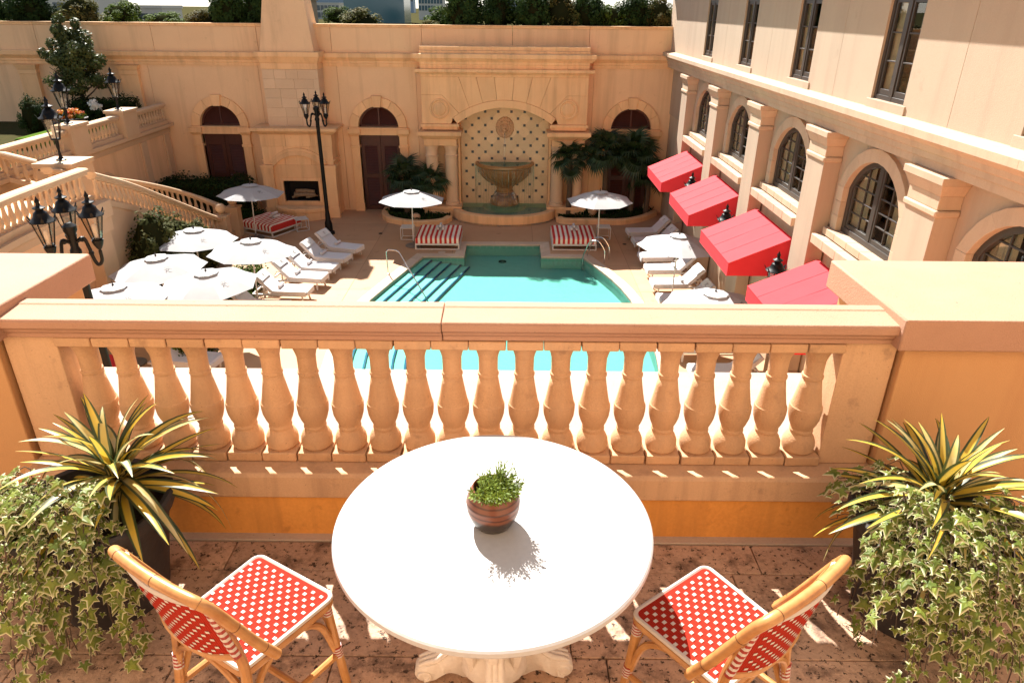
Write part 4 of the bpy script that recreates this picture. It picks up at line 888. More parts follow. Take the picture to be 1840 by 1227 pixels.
# planting beds either side of the fountain
def bed(label, pts, seed, n):
    path = smooth_path([(*p,0) for p in pts], 7); b_ = T('planting_bed', label, 'flower bed', (0,0,ZD)); xy = [(p.x,p.y) for p in path]
    O('kerb', MB().sweep(path, [(-.16,0),(-.16,.22),(-.13,.25),(.13,.25),(.16,.22),(.16,0)]), TRIM, b_, ang=30)
    O('soil', MB().ext(xy+[(xy[-1][0],35.35),(xy[0][0],35.35)],'z',.004,.14), SOIL, b_)
    r = np.random.default_rng(seed); P_ = []
    while len(P_) < n:
        x, y_ = r.uniform(min(a for a,b in xy),max(a for a,b in xy)), r.uniform(min(b for a,b in xy),35.2)
        yk = np.interp(x, *zip(*sorted(xy))); 
        if y_ > yk+.25: P_.append((x,y_,.12+.34*r.random()*(0.6+.4*math.sin(x*3)*math.sin(y_*4))))
    P_ = np.array(P_); nr = np.tile([0,0,1.],(n,1)); tag(ob('ground_cover', leaf_mesh('ground_cover', P_, nr, .12, LF1, seed=seed, jit=.9), b_), kind='stuff')
bed('curved planting bed left of the fountain below the palms', [(-6.45,35.2),(-6.4,34.1),(-5.9,33.2),(-4.7,32.65),(-3.5,32.95),(-3.15,33.6)], 71, 2200)
bed('curved planting bed right of the fountain below the palms', [(2.25,33.6),(2.6,33.25),(3.8,33.25),(5.3,33.25),(6.4,33.9),(7.2,34.9)], 72, 2800)
tag(O('garden_boulder', MB().ball((0,0,.15),(.24,.2,.2),10), STONE, loc=(-4.75,33.3,ZD+.1)), 'pale round stone in the bed below the left palms', 'stone')
for xx, lb in ((3.95,'pale stone urn in the bed behind the right umbrella'),):
    tag(O('garden_urn', MB().lathe([(.2,0),(.2,.06),(.14,.1),(.24,.3),(.27,.5),(.22,.56),(.26,.62),(.0,.62)],16), STONE, loc=(xx,34.0,ZD+.12)), lb, 'urn')
# fan palms
def fan_leaf():
    mb = MB(); n = 22
    mb.tube([(0,0,0),(.28,0,.10),(.55,0,.10)],[.014,.011,.008],4)
    for k in range(n):
        a = -2.15+4.3*k/(n-1); L_ = .62*(1-.10*abs(a)); wd = .042
        d = Vector((math.cos(a),math.sin(a),0)); s_ = Vector((-d.y,d.x,0)); o_ = Vector((.55,0,.10))
        m_ = o_+d*L_*.55+Vector((0,0,.05)); e = o_+d*L_+Vector((0,0,-.16-.05*(k%3)))
        mb.add([o_,m_+s_*wd,m_-Vector((0,0,.02)),m_-s_*wd,e],[(0,1,2),(0,2,3),(1,4,2),(2,4,3)])
    return mb.mesh('frond', LF5, False)
FAN = fan_leaf(); BARKP = mat('fibrous_palm_trunk', (.11,.075,.045), (.06,.04,.025), scale=14, bump=1, bscale=40)
def palm(x, y_, h, n, s, seed, label):
    q = random.Random(seed); t_ = T('fan_palm', label, 'palm', (x,y_,ZD+.1), group='fan palms beside the fountain')
    O('trunk', MB().tube([(0,0,0),(.04,.02,h*.5),(0,0,h)],[.15,.13,.14],9), BARKP, t_)
    for k in range(n):
        o = ob('frond', FAN, t_, (0,0,h-.1+.25*q.random())); el = R_(75)*(1-(k/n)**.8)-R_(42)*(k/n); o.rotation_euler = (q.uniform(-.3,.3), -el, k*2.399+q.uniform(-.3,.3)); g = s*q.uniform(.85,1.15); o.scale = (g,g,g)
palm(-5.3,34.2,1.75,26,1.15,1,'fan palm left of the fountain in front of the middle door'); palm(-4.15,34.4,1.55,22,.95,2,'smaller fan palm against the left fountain columns')
palm(2.75,34.3,2.75,24,1.0,3,'fan palm against the right fountain columns'); palm(4.5,34.4,3.0,30,1.2,4,'tall fan palm in front of the right arched door, left of two'); palm(5.9,34.5,2.85,30,1.25,5,'tall fan palm in front of the right arched door, right of two'); palm(6.7,34.6,1.8,20,1.0,6,'short fan palm in the far corner by the wing')
# ================================================================== distant city
def tower(name, label, x, y_, wx, wy, z1, mt, floors, cols, fm, z0=-4.2, rz=0, gap=.25):
    t_ = T(name, label, 'building', (x,y_,z0), rz); H_ = z1-z0
    O('wall', MB().box(-wx/2,wx/2,-wy/2,wy/2,0,H_), mt, t_); fh = min(3.4, H_/floors)
    pw = wx/cols; me = MB().box(-pw*(.5-gap/2),pw*(.5-gap/2),-.12,.12,-fh*.36,fh*.36).mesh('window', fm)
    for f in range(floors):
        for c in range(cols): ob('window', me, t_, (-wx/2+pw*(c+.5),-wy/2-.02,H_-fh*(f+.6)))
    O('roof_edge', MB().box(-wx/2-.2,wx/2+.2,-wy/2-.2,wy/2+.2,H_,H_+.5), mt, t_); return t_
CITYW = plain('pale_concrete', (.55,.52,.47), .8); CITYB = plain('blue_grey_tower', (.24,.33,.42), .5); CITYG = plain('teal_glazing', (.04,.13,.16), .15, .8); DKW = plain('dark_city_glass', (.05,.07,.09), .2, .8); TAN = plain('tan_brick', (.22,.16,.10), .8)
tower('glass_tower','dark teal glass tower seen over the low shrubs', -58.5,330,25,20,30, CITYG, 4,14, plain('teal_panel',(.10,.30,.34),.2,.8), gap=.12)
tower('office_slab','pale grid fronted office slab left of the glass tower', -108,420,28,16,3.5, CITYW, 2,14, DKW)
tower('office_slab','pale slender office block right of the glass tower', -45,420,13,16,14, CITYW, 4,8, DKW)
tower('brick_house','low brown brick house right of the chimney hood', -31.5,110,5,6,3.0, TAN, 1,2, DKW)
tower('white_flats','white block of flats above the shrubs at upper left', -74,128,15,10,3.3, CITYW, 2,6, DKW)
tower('white_house','small white house beside the flats at upper left', -66,138,9,8,1.7, CITYW, 1,4, DKW)
for x, y_, wd, z1, lb in ((-190,760,60,24,'far blue hazy tower block at upper left'),(-150,900,40,10,'far hazy tower left of the pale slab'),(-128,900,22,18,'far slim hazy tower beside the glass tower'),(-8,900,30,12,'far hazy tower between the dark shrubs'),(-24,800,14,7,'far low hazy block right of the slender office')):
    tower('hazy_tower', lb, x,y_,wd,20,z1, CITYB, 3,6, DKW)
ftr = random.Random(8)
for k,(x,y_,s_,z_) in enumerate(((-75,105,5,-4),(-52,100,4.7,-4),(-40,120,5,-4),(-30,150,5.2,-4),(-14,160,5.6,-4),(22,140,6,-4),(-95,150,6.2,-4),(-20,230,5.6,-4),(-60,260,5.5,-4))):
    bush('far_tree', 'olive' if k%2 else 'bright', x,y_,z_, s_,s_,s_*.62, ['round tree far behind the wall at upper left','far tree behind the white house','far tree left of the chimney hood','far tree right of the chimney hood','far tree behind the tall dark hedge shrubs','far tree near the right wing','far tree at the left picture edge','distant tree below the slender office','distant tree in front of the glass tower'][k], 'trees in the distance', 'tree', k)
# ================================================================== umbrellas, loungers, daybeds, side tables
INK = plain('printed_grey', (.10,.09,.09), .7)
def emblem(s):                                # small printed monogram: a script R with a sweeping tail
    mb = MB()
    def stroke(pts, w_):
        P_ = smooth_path([(a,b,0) for a,b in pts], 4); k = len(P_); vs = []
        for i, p in enumerate(P_):
            t = (P_[min(i+1,k-1)]-P_[max(i-1,0)]).normalized(); n_ = Vector((-t.y,t.x,0)); ww = w_*(.35+.65*math.sin(PI*(i+.5)/k))
            vs += [p+n_*ww, p-n_*ww]
        mb.add([Vector(v)*s for v in vs],[(2*i,2*i+1,2*i+3,2*i+2) for i in range(k-1)])
    stroke([(-.45,-.5),(-.2,0),(-.05,.5)],.07); stroke([(-.5,.3),(-.2,.55),(.25,.5),(.3,.2),(-.1,.05)],.06); stroke([(-.1,.05),(.15,-.2),(.35,-.5),(.7,-.45)],.07); stroke([(.3,.5),(.6,.55),(.75,.35)],.05)
    return mb
UMB_H = 2.46
def umbrella():
    u = T('umbrella','','umbrella'); r = 1.44; zr = 2.02; n = 8; zt = 2.40
    cv = MB(); prs = [(.30,zt-.025),(.75,zt-.145),(1.1,zt-.25),(r,zr)]
    ang = [2*PI*(k+.5)/n for k in range(n)]
    vs = []; fs = []
    for rr, z in prs:
        for k in range(n):
            a0, a1 = ang[k], ang[(k+1)%n] if k < n-1 else ang[0]+2*PI
            p0, p1 = Vector((rr*math.cos(a0),rr*math.sin(a0),z)), Vector((rr*math.cos(a1),rr*math.sin(a1),z))
            vs.append(p0); mid = (p0+p1)/2; mid.z -= .03*(rr/r); mid *= 1 if rr < r else 1
            vs.append(Vector((mid.x*(.985 if rr == r else 1),mid.y*(.985 if rr == r else 1),mid.z+(.012 if rr == r else 0))))
    m_ = 2*n
    for j in range(len(prs)-1):
        for k in range(m_): fs.append((j*m_+k,(j+1)*m_+k,(j+1)*m_+(k+1)%m_,j*m_+(k+1)%m_))
    O('canopy', cv.add(vs,fs), UMBF, u, ang=12)
    vt = MB(); q = [(.36*math.cos(a),.36*math.sin(a),zt+.005) for a in ang]; q2 = [(.12*math.cos(a),.12*math.sin(a),zt+.06) for a in ang]
    vt.add(q+q2,[(k,(k+1)%n,n+(k+1)%n,n+k) for k in range(n)]+[tuple(range(n,2*n))]); O('vent_cap', vt, UMBF, u, smooth=False)
    O('pole', MB().tube([(0,0,.05),(0,0,zt+.07)],.026,10), WPAINT, u); O('finial', MB().lathe([(.03,zt+.06),(.035,zt+.09),(.014,zt+.11),(.02,zt+.15),(.0,zt+.19)],10), BRONZE, u)
    O('base', MB().lathe([(.36,0),(.36,.035),(.31,.06),(.05,.075),(.04,.22),(0,.22)],24), mat_base, u)
    for k in range(n):
        a = ang[k]; O('rib', MB().tube([(.05*math.cos(a),.05*math.sin(a),zt-.05),((r-.02)*math.cos(a),(r-.02)*math.sin(a),zr-.02)],.010,5), WPAINT, u)
    e = emblem(.16); M_ = Matrix.Translation((.80*math.cos(-PI/2+PI/4),.80*math.sin(-PI/2+PI/4),zt-.155)) @ Matrix.Rotation(PI/4,4,'Z') @ Matrix.Rotation(R_(16),4,'X'); O('emblem', e.xf(M_), INK, u, smooth=False)
    return u
mat_base = plain('grey_umbrella_base', (.16,.14,.12), .6)
UMBF = leafmat('white_umbrella_canvas', (.49,.49,.49), (.465,.465,.465), 4., .15, spec=.05, rough=.9)
for n_ in UMBF.node_tree.nodes:
    if n_.type == 'MAP_RANGE' and n_.inputs[3].default_value == .75: n_.inputs[3].default_value = .97; n_.inputs[4].default_value = 1.0
spots = [(-11.25,23.6,-.05,'white umbrella nearest the curved stair in the left cluster'),(-8.85,22.4,.1,'white umbrella nearest the pool in the left cluster'),(-11.05,20.7,.0,'white umbrella in the middle left of the left cluster'),(-9.0,19.4,.2,'white umbrella in front of the left cluster beside the loungers'),(-11.1,18.1,.1,'white umbrella at the near left corner of the cluster, half hidden by the rail'),
 (-11.62,30.4,.05,'shaded white umbrella over the daybed by the fireplace'),(-4.38,29.5,.0,'white umbrella beside the daybed left of the pool alcove'),(3.76,29.7,.1,'white umbrella beside the daybed right of the pool alcove'),(5.75,23.4,-.5,'white umbrella over the loungers below the red awnings'),(5.62,18.0,.3,'white umbrella at the near right, cut off by the stone rail')]
um = umbrella()
for i,(x,y_,rz,lb) in enumerate(spots):
    o = um if i == 0 else copy_tree(um); o.location = (x,y_,ZD); jt = random.Random(i*7+1); o.rotation_euler = (R_(jt.uniform(-1.6,1.6)),R_(jt.uniform(-1.6,1.6)),rz); o['label'] = lb; o['group'] = 'white market umbrellas round the pool'
# loungers: local +x to the foot, origin at the middle of the frame
def lounger():
    l_ = T('sun_lounger','','sun lounger'); W2 = .34
    fr = MB()
    for s_ in (-1,1): fr.box(-.98,.95,s_*W2-.025,s_*W2+.025,.27,.33)
    [fr.box(q_,q_+.05,-W2+.025,W2-.025,.272,.328) for q_ in (.90,-.98,-.2,.35)]
    O('frame', fr, WPAINT, l_, bev=.004)
    for sx in (-.85,.82):
        for s_ in (-1,1): O('leg', MB().box(sx-.025,sx+.025,s_*W2-.024,s_*W2+.024,0,.268), WPAINT, l_)
    for s_ in (-1,1): O('back_support', MB().tube([(-.90,s_*.28,.33),(-.72,s_*.28,.62),(-.62,s_*.28,.60)],.014,5), WPAINT, l_)
    # cushion with towel cover
    pr_ = [(.98,.335),(.99,.42),(.95,.46),(-.12,.455),(-.22,.47),(-.74,1.00),(-.79,1.01),(-.86,.95),(-.27,.36),(-.15,.335)]
    mb = MB(); k = len(pr_); ws = (-W2-.03,-W2-.045,-.15,.15,W2+.045,W2+.03); dz = (-.05,0,.006,.006,0,-.05)
    vs = [(a,w_,b+d*(1 if i in (1,2,3,4,5,6) else 0)) for w_,d in zip(ws,dz) for i,(a,b) in enumerate(pr_)]
    fs = [(j*k+i,j*k+(i+1)%k,(j+1)*k+(i+1)%k,(j+1)*k+i) for j in range(5) for i in range(k)]+[tuple(range(k)),tuple(5*k+i for i in range(k))]
    O('cushion', mb.add(vs,fs), TOWEL, l_, bev=.02, ang=40)
    th = MB(); th.add([(.965,-.37,.475),(.965,.37,.475),(1.02,.37,.44),(1.02,-.37,.44),(1.03,.36,.27),(1.03,-.36,.30)],[(0,1,2,3),(3,2,4,5)]); O('towel_end', th, TOWEL, l_, smooth=False)
    hd_ = MB(); n_ = Vector((.71,0,.70)); t_ = Vector((-.70,0,.71))
    c = Vector((-.74,0,1.00)); a = c+n_*.012+t_*.02; b = c+n_*.03-t_*.28
    hd_.add([a+Vector((0,-.37,0)),a+Vector((0,.37,0)),b+Vector((0,.36,0)),b+Vector((0,-.36,0)),a+Vector((-.09,.37,-.10)),a+Vector((-.09,-.37,-.10))],[(0,1,2,3),(0,5,4,1)]); O('headrest_cover', hd_, WHITE, l_, smooth=False)
    e = emblem(.11); M_ = Matrix.Translation(c+n_*.028-t_*.15) @ Matrix.Rotation(R_(44),4,'Y') @ Matrix.Rotation(R_(90),4,'Z'); O('emblem', e.xf(M_), INK, l_, smooth=False)
    return l_
lo = lounger()
LS = [(-7.35,28.15,-17,'white lounger farthest from the rail in the left row, by the lamp post'),(-7.62,26.85,-12,'white lounger second from the far end of the left row'),(-7.85,25.65,-8,'white lounger third from the far end of the left row'),(-8.0,24.55,-8,'white lounger fourth from the far end of the left row'),(-8.2,23.15,-4,'white lounger fifth from the far end of the left row'),(-8.55,21.65,-2,'shaded lounger nearest the rail in the left row, under an umbrella'),(-9.35,17.75,-10,'lounger glimpsed low between the balusters at the left'),
      (6.2,30.75,186,'shaded lounger farthest from the rail in the right row'),(6.25,29.35,186,'shaded lounger second from the far end of the right row, behind the umbrella'),(6.2,27.25,184,'white lounger third from the far end of the right row, under the umbrella edge'),(6.2,25.75,184,'white lounger fourth from the far end of the right row'),(6.15,24.2,183,'white lounger fifth from the far end of the right row, by the umbrella pole'),(6.1,22.6,183,'shaded lounger sixth from the far end of the right row'),(5.9,18.9,182,'lounger glimpsed between the right balusters, farther of two'),(6.0,17.2,182,'lounger glimpsed between the right balusters, nearer of two')]
for i,(x,y_,rz,lb) in enumerate(LS):
    o = lo if i == 0 else copy_tree(lo); o.location = (x,y_,ZD); o.rotation_euler = (0,0,R_(rz)); o['label'] = lb; o['group'] = 'white sun loungers in rows by the pool'
def roll_mesh(L_, r):
    mb = MB(); n_ = 30; pts = []
    for k in range(n_): a = k/n_*4*PI; rr = r*(.45+.55*k/n_); pts.append((rr*math.cos(a),rr*math.sin(a)+r))
    for p, q in zip(pts, pts[1:]): mb.add([(p[0],-L_/2,p[1]),(q[0],-L_/2,q[1]),(q[0],L_/2,q[1]),(p[0],L_/2,p[1])],[(0,1,2,3)])
    mb.lathe([(r*.9,-L_/2+.01),(r*.9,L_/2-.01)],14); st_ = len(mb.v)-28; mb.xf(Matrix.Translation((0,0,r)) @ Matrix.Rotation(R_(90),4,'X'), st_)
    return mb.mesh('rolled_towel', TOWEL)
RT = roll_mesh(.40,.065)
for i in (0,1,2,3,4,8,9,10,11,12):
    x, y_, rz, lb = LS[i]; a = R_(rz); dx = -.06
    tag(ob('rolled_towel', RT, None, (x+dx*math.cos(a)-.06*math.sin(a),y_+dx*math.sin(a)+.06*math.cos(a),ZD+.465), a), 'rolled white towel on the '+' '.join(lb.replace('white ','').replace('shaded ','').split(',')[0].split()[:9]), 'towel', 'rolled towels on the loungers')
# side tables
def side_table(x, y_, rz, lb, s=1):
    t_ = T('side_table', lb, 'table', (x,y_,ZD), rz, 'white open cube side tables', (s,s,s)); g = .255
    O('top', MB().box(-g-.015,g+.015,-g-.015,g+.015,.47,.495), WPAINT, t_, bev=.004)
    for a in (-g,g):
        for b in (-g,g): O('leg', MB().box(a-.013,a+.013,b-.013,b+.013,.024,.469), WPAINT, t_)
    O('base_frame', MB().box(-g-.013,g+.013,-g-.013,-g+.013,0,.023).box(-g-.013,g+.013,g-.013,g+.013,0,.023).box(-g-.012,-g+.012,-g+.013,g-.013,0,.022).box(g-.012,g+.012,-g+.013,g-.013,0,.022), WPAINT, t_)
side_table(-4.78,30.65,0,'white cube table left of the daybed beside the pool alcove',1.1); side_table(4.15,30.95,0,'white cube table right of the daybed beside the pool alcove',1.1); side_table(-9.95,31.85,.5,'white cube table at the corner of the daybed by the fireplace',1.1)
side_table(-8.15,27.55,-.2,'white side table between the two farthest left loungers',.8); side_table(-8.45,25.1,-.1,'white side table between the third and fourth left loungers',.8); side_table(-8.75,23.9,-.1,'white side table between the fourth and fifth left loungers',.8)
side_table(6.75,26.5,.1,'white side table between the third and fourth right loungers',.8); side_table(6.85,24.95,.1,'white side table between the fourth and fifth right loungers',.8); side_table(6.8,23.4,.1,'white side table between the fifth and sixth right loungers',.8); side_table(7.0,31.6,.1,'white side table behind the farthest right lounger',.8)
# daybeds
def stripes():
    m, t, p = nodes('red_white_stripe_canvas'); p.inputs['Roughness'].default_value = .85
    tc = N(t,'TexCoord'); sx = N(t,'SeparateXYZ'); t.links.new(tc.outputs['Object'], sx.inputs[0])
    a = N(t,'Math', operation='MULTIPLY'); a.inputs[1].default_value = 1/.208; t.links.new(sx.outputs[0], a.inputs[0]); f = N(t,'Math', operation='FRACT'); t.links.new(a.outputs[0], f.inputs[0]); g = N(t,'Math', operation='GREATER_THAN'); g.inputs[1].default_value = .5; t.links.new(f.outputs[0], g.inputs[0])
    c = mixc(t, g.outputs[0], (.80,.72,.62), (.50,.025,.02)); t.links.new(c, p.inputs['Base Color'])
    n_ = N(t,'TexNoise', i_Scale=120., i_Detail=3.); t.links.new(tc.outputs['Object'], n_.inputs['Vector']); b = N(t,'Bump', i_Strength=.25, i_Distance=.01); t.links.new(n_.outputs[0], b.inputs['Height']); t.links.new(b.outputs[0], p.inputs['Normal']); return m
STRIPE = stripes()
def daybed(x, y_, rz, lb, wx, wy):
    d = T('daybed', lb, 'daybed', (x,y_,ZD), rz, 'striped daybeds'); hx, hy = wx/2, wy/2
    fr = MB().box(-hx,hx,-hy,-hy+.05,.20,.27).box(-hx,hx,hy-.05,hy,.20,.27).box(-hx,-hx+.05,-hy+.05,hy-.05,.20,.27).box(hx-.05,hx,-hy+.05,hy-.05,.20,.27).box(-hx+.05,hx-.05,-hy+.05,hy-.05,.235,.262)
    fr.box(-hx,hx,-hy,-hy+.05,0,.045).box(-hx,hx,hy-.05,hy,0,.045).box(-hx,-hx+.05,-hy+.05,hy-.05,0,.045).box(hx-.05,hx,-hy+.05,hy-.05,0,.045)
    O('frame', fr, WPAINT, d)
    for a in (-hx+.025,hx-.025):
        for b in (-hy+.025,hy-.025): O('leg', MB().box(a-.025,a+.025,b-.025,b+.025,.046,.199), WPAINT, d)
    # quilted mattress grid with softened edges
    nx, ny = 20, 16; mb = MB(); vs = []; idx = {}
    def hgt(u, v): e = min(u,1-u)*wx, min(v,1-v)*wy; q = min(1,min(e)/.07); return .27+.30*(1-(1-q)**2*.25)-.012*(math.cos(u*2*PI*3)*math.cos(v*2*PI*3)+1)*(q > .9)
    for j in range(ny+1):
        for i in range(nx+1): u, v = i/nx, j/ny; u = .5-.5*math.cos(PI*u) if 0 else u; vs.append((-hx+wx*u*.985+.0075*wx,-hy+wy*v*.985+.0075*wy,hgt(u,v)))
    fs = [(j*(nx+1)+i,j*(nx+1)+i+1,(j+1)*(nx+1)+i+1,(j+1)*(nx+1)+i) for j in range(ny) for i in range(nx)]
    rim = [i for i in range(nx+1)]+[j*(nx+1)+nx for j in range(1,ny+1)]+[ny*(nx+1)+i for i in range(nx-1,-1,-1)]+[j*(nx+1) for j in range(ny-1,0,-1)]
    b0 = len(vs); vs += [(vs[i][0],vs[i][1],.275) for i in rim]; k = len(rim); fs += [(rim[i],b0+i,b0+(i+1)%k,rim[(i+1)%k]) for i in range(k)]
    O('mattress', mb.add(vs,fs), STRIPE, d, ang=50)
    c = Matrix.Translation((x,y_,ZD)) @ Matrix.Rotation(rz,4,'Z')
    for q, dx, dz in ((0,-.14,0),(1,.14,0),(2,0,.12)):
        w_ = c @ Vector((.05+dx*.8,.25,.56+dz)); tag(ob('rolled_towel', RT, None, w_, rz), ('left lower','right lower','upper')[q]+' rolled towel on the '+lb.split(' daybed ')[1].replace('in front of','daybed in front of').replace('left of','daybed left of').replace('right of','daybed right of'), 'towel', 'towel stacks on the daybeds')
daybed(-3.28,30.0,0,'red and white striped daybed left of the pool alcove',1.92,2.05)
daybed(2.68,30.1,0,'red and white striped daybed right of the pool alcove',1.92,2.1)
daybed(-11.35,31.75,R_(-27),'red and white striped daybed in front of the fireplace',2.0,1.9)
tag(O('padded_bench', MB().box(-.7,.7,-.4,.4,.30,.62), AWN, loc=(-11.3,17.1,ZD), bev=.05), 'red padded bench glimpsed between the leftmost balusters', 'bench')
pb = bpy.data.objects['padded_bench']
for a in (-.6,.6):
    for b in (-.32,.32): O('leg', MB().box(a-.03,a+.03,b-.03,b+.03,0,.299), BRONZE, pb)
# ================================================================== lanterns
def lantern_meshes():
    roof = MB().lathe([(.255,0),(.265,.015),(.25,.03),(.20,.06),(.155,.12),(.13,.19),(.085,.225),(.07,.25),(.12,.275),(.125,.295),(.07,.32),(.045,.34),(.035,.38),(.05,.42),(.03,.46),(.0,.53)],16)
    for k in range(6): a = 2*PI*k/6+.5; roof.add([(.25*math.cos(a-.12),.25*math.sin(a-.12),.01),(.25*math.cos(a+.12),.25*math.sin(a+.12),.01),(.30*math.cos(a+.1),.30*math.sin(a+.1),.09),(.31*math.cos(a),.31*math.sin(a),.13),(.30*math.cos(a-.1),.30*math.sin(a-.1),.09)],[(0,1,2,3,4)])
    cage = MB()
    for k in range(6): a = 2*PI*k/6; cage.tube([(.10*math.cos(a),.10*math.sin(a),-.50),(.215*math.cos(a),.215*math.sin(a),0)],.013,4)
    cage.lathe([(.09,-.52),(.115,-.50),(.11,-.47),(.0,-.47)],12)
    cup = MB().lathe([(.0,-.80),(.035,-.80),(.04,-.76),(.025,-.74),(.06,-.70),(.10,-.62),(.118,-.56),(.125,-.52),(.0,-.52)],14)
    pane = MB()
    a0, a1 = -PI/6+.06, PI/6-.06
    pane.add([(.102,-.049,-.465),(.102,.049,-.465),(.185,.098,-.01),(.185,-.098,-.01)],[(0,1,2,3)])
    bulb = MB().lathe([(.035,-.47),(.04,-.42),(.03,-.38),(.05,-.34),(.05,-.22),(.03,-.18),(0,-.17)],10)
    return [roof.mesh('lantern_roof',BLACK), cage.mesh('lantern_cage',BLACK), cup.mesh('lantern_cup',BLACK), pane.mesh('pane',LGLASS,False), bulb.mesh('bulb',plain('frosted_bulb',(.72,.66,.58),.5))]
LM = lantern_meshes()
def lantern(par, loc, s=1, cup=True):
    l_ = ob('lantern', None, par, loc, 0, (s,s,s))
    for nm, me in zip(('lantern_roof','lantern_cage','lantern_cup'), LM):
        if cup or nm != 'lantern_cup': ob(nm, me, l_)
    for k in range(6): ob('pane', LM[3], l_, (0,0,0), 2*PI*(k+.5)/6)
    ob('bulb', LM[4], l_); return l_
def triple_lamp(x, y_, lb, rz):
    p = T('lamp_post', lb, 'street lamp', (x,y_,ZD), rz, 'black three lantern lamp posts', (1.045,1.045,1.045))
    O('post', MB().lathe([(.24,0),(.24,.10),(.17,.16),(.16,.50),(.12,.60),(.10,.9),(.085,1.0),(.075,4.8),(.10,4.84),(.10,4.90),(.07,4.96),(.085,5.20),(.12,5.26),(.12,5.34),(.05,5.40)],16), BLACK, p)
    for k in range(3):
        a = 2*PI*k/3+PI/2; c, s_ = math.cos(a), math.sin(a)
        pts = smooth_path([(.06*c,.06*s_,5.05),(.20*c,.20*s_,5.12),(.26*c,.26*s_,4.95),(.30*c,.30*s_,4.72),(.36*c,.36*s_,4.62),(.44*c,.44*s_,4.70),(.45*c,.45*s_,4.86)],5)
        ar_ = O('lamp_arm', MB().tube(pts,[.032]*len(pts),7).ball((.28*c,.28*s_,4.84),.05,8).ball((.17*c,.17*s_,5.10),.055,8), BLACK, p)
        lantern(p, (.45*c,.45*s_,5.52), .84)
triple_lamp(-8.5,31.2,'tall black lamp post with three lanterns standing by the fireplace',.15)
triple_lamp(-8.38,12.75,'black three lantern lamp top rising close behind the left terrace pier',.6); bpy.data.objects['lamp_post.001'].scale = (1.0,1.0,1.072)
def pier_lamp(x, y_, z, lb, h=.55, s=1.0):
    p = T('pier_lantern', lb, 'lantern', (x,y_,z), .2, 'single lanterns on the garden piers')
    O('stem', MB().lathe([(.16,0),(.16,.03),(.09,.06),(.05,.14),(.035,h*.6),(.05,h*.75),(.07,h+.1)],12), BLACK, p); lantern(p, (0,0,h+.60*s), s, False)
pier_lamp(-15.35,23.9,-2.48,'black lantern on the square pier above the curved landing',.55,1.35)
pier_lamp(-17.05,27.55,ZG+1.08,'black lantern on the garden balustrade pier just behind the front lantern',.42,1.25)
pier_lamp(-17.1,31.4,ZG+1.12,'black lantern on the garden balustrade pier near the far wall',.36,1.2)
pier_lamp(-23.6,31.5,ZG+.2,'black lantern cut off by the left picture edge',1.6,1.2)
for y_, lb in ((16.75,'black wall lantern between the two nearest visible awnings'),(21.45,'black wall lantern between the second and third awnings'),(26.15,'black wall lantern beside the farthest awning')):
    p = T('wall_lantern', lb, 'lantern', (6.70,y_,-3.72), 0, 'wall lanterns between the awnings')
    O('bracket', MB().tube(smooth_path([(.44,0,-.55),(.2,0,-.72),(0,0,-.62)],5),.03,6).box(.42,.46,-.09,.09,-.8,-.3), BLACK, p); lantern(p, (0,0,.05), 1.0)
# ================================================================== table, potted plant
tb = T('round_table', 'round white table with ornate cast pedestal on the terrace', 'table', (-.057,1.853,0))
O('tabletop', MB().lathe([(0,.70),(.495,.70),(.505,.712),(.528,.714),(.533,.722),(.531,.735),(.525,.740),(0,.740)],128), TABLE, tb, ang=18)
O('apron', MB().lathe([(.30,.66),(.30,.698),(0,.698)],48), CASTW, tb)
pd = MB().lathe([(.10,.05),(.13,.09),(.12,.15),(.085,.20),(.10,.24),(.115,.30),(.09,.38),(.06,.45),(.055,.55),(.08,.60),(.14,.64),(.16,.66)],24)
for k in range(8):
    a = 2*PI*k/8; c, s_ = math.cos(a), math.sin(a); pd.tube([(.11*c,.11*s_,.12),(.125*c,.125*s_,.24),(.13*c,.13*s_,.30),(.095*c,.095*s_,.40)],[.015,.03,.032,.012],7)
O('pedestal', pd, CASTW, tb, ang=50)
for k in range(4):
    a = 2*PI*k/4+.05; c, s_ = math.cos(a), math.sin(a)
    q = lambda r, z: (r*c, r*s_, z)
    out_ = [(p.x,p.y) for p in smooth_path([(.05,.33,0),(.10,.30,0),(.135,.235,0),(.165,.16,0),(.21,.11,0),(.255,.095,0),(.29,.075,0),(.298,.04,0),(.28,.008,0),(.245,.0,0),(.215,.022,0),(.175,.045,0),(.135,.035,0),(.10,.015,0),(.05,.03,0)],3)]
    mb = MB(); k0 = len(out_)
    for wv, sc_ in ((-.034,.82),(-.022,1.),(.022,1.),(.034,.82)):
        cx_, cz_ = .15, .11
        for r, z in out_: rr, zz = cx_+(r-cx_)*sc_, max(.0,cz_+(z-cz_)*sc_); mb.v.append((rr*c-wv*s_, rr*s_+wv*c, zz))
    for j in range(3):
        for i in range(k0): mb.f.append((j*k0+i,j*k0+(i+1)%k0,(j+1)*k0+(i+1)%k0,(j+1)*k0+i)); mb.m.append(0)
    mb.f += [tuple(range(k0))[::-1], tuple(3*k0+i for i in range(k0))]; mb.m += [0,0]
    for g in (-1,0,1): mb.tube([(r*c-g*.02*s_, r*s_+g*.02*c, z+.004) for r,z in out_[1:18]],[.006+.008*math.sin(PI*i/16) for i in range(17)],6)
    for g in (-1,1): mb.tube([((.262+.022*math.cos(t))*c-g*.034*s_, (.262+.022*math.cos(t))*s_+g*.034*c, .042+.022*math.sin(t)) for t in [i*.6 for i in range(9)]],.007,5)
    O('scroll_foot', mb, CASTW, tb, ang=60)
